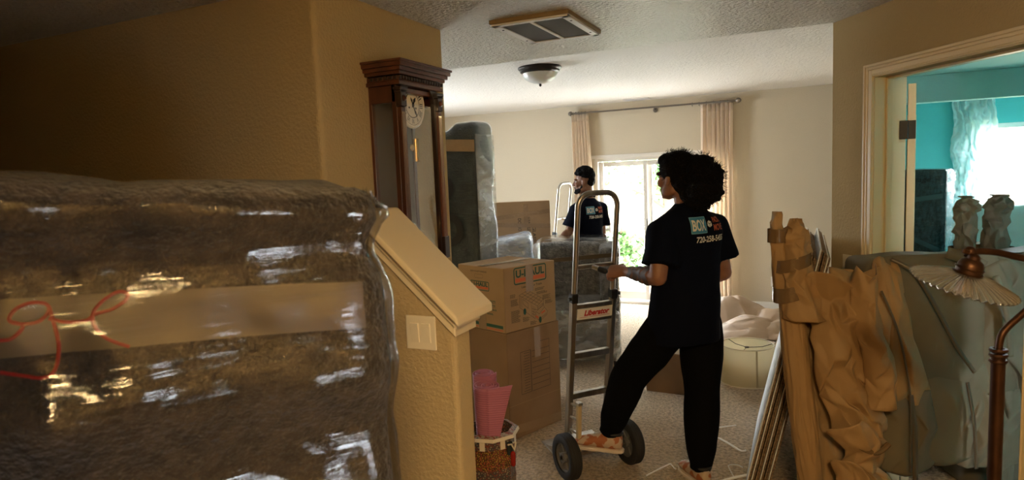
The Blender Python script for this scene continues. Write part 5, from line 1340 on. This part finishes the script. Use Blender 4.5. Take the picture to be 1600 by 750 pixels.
# forearm tattoo: dark bands lying on the skin
E2, Wr = V(J1['el'][0]), V(J1['wr'][0]); ax = (Wr-E2).normalized(); s_ = ax.cross(V((0, 0, 1))).normalized(); v_ = s_.cross(ax)
def bandr(f): return .0030+(.046+.003*f/.3 if f < .3 else .049-(f-.3)/.45*.013)
for f0, f1_, ph in ((.12, .26, 0), (.30, .40, 1), (.44, .60, 2), (.66, .80, 3)):
    MB().grid(lambda u, v: E2+(Wr-E2)*((f0+(f1_-f0)*v)+.035*math.sin(u*2*PI*3+ph))+(s_*math.cos(1.1+u*4.2)+v_*math.sin(1.1+u*4.2))*(bandr(f0+(f1_-f0)*v)), 36, 6).build('tattoo', M['tattoo'], body1, smooth='all')

# far worker: in profile, hand on the armchair
J2 = dict(tf=(-.60, .80, 0), hf=(-.97, .22, 0), head=(-.055, 0, 1.612), neck=(-.015, .0, 1.445), pelvis=(-.02, .02, .90), nod=0,
          sh=[(-.150, -.095, 1.345), (.115, .105, 1.345)], el=[(-.235, -.12, 1.12), (.125, .09, 1.085)], wr=[(-.335, -.20, 1.145-.09), (.115, .02, .87)],
          hand=[((-.75, -.60, -.28), (-.1, -.2, .97), 1, 12), ((-.05, -.1, -1), (.95, -.2, 0), 1, 28)],
          hip=[(-.09, -.03, .86), (.06, .06, .86)], kn=[(-.10, .0, .48), (.07, .06, .48)], an=[(-.09, -.02, .105), (.08, .06, .105)],
          foot=[((-.085, -.03, 0), (-.6, .8, 0)), ((.085, .05, 0), (-.5, .85, 0))],
          hem=(-.025, .01, .84), shirt=[(0, .175, .145), (.25, .170, .138), (.5, .172, .132), (.68, .182, .130), (.82, .182, .12), (.89, .160, .105), (.95, .118, .090), (1.0, .084, .074), (1.02, .070, .064)],
          print=(.055, -.10, 1.325), w=.92, sl=.19)
p2, F2, body2, tf2, tr2 = person('bearded worker in navy shirt standing behind the wrapped armchair', (-1.962, 6.22, 0), VR, J2, M['skin2'], .225, True)
hb = MB(); HE2 = lambda c, r: hb.ell((0, 0, 0), r, F2 @ Matrix.Translation(c))
HE2((0, -.022, .060), (.080, .094, .072)); HE2((0, -.062, .005), (.070, .050, .06)); HE2((0, .030, .100), (.066, .055, .034))
for k in range(230):
    a, b = q.uniform(0, 2*PI), q.uniform(.15, 1.5); rr = q.uniform(.012, .019); HE2((.080*math.cos(a)*math.cos(b), -.008+.092*math.sin(a)*math.cos(b), .062+.082*math.sin(b)), (rr, rr, rr))
link('hair', fuse(hb, .0055, 1), M['hair'], p2, 'all')
bd = MB()
for s in (-1, 1): bd.capsule([F2 @ V((s*.066, .010, -.03)), F2 @ V((s*.058, .030, -.085)), F2 @ V((s*.025, .078, -.112)), F2 @ V((0, .092, -.108))], [.008, .014, .016, .013], 10)
for s in (-1, 1): bd.capsule([F2 @ V((s*.060, .018, -.06)), F2 @ V((s*.045, .052, -.085)), F2 @ V((s*.02, .082, -.09))], [.014, .018, .014], 10)
bd.capsule([F2 @ V((-.026, .086, -.066)), F2 @ V((0, .102, -.054)), F2 @ V((.026, .086, -.066))], [.005, .006, .005], 8)
link('beard', fuse(bd, .005, 2), M['hair'], p2, 'all')
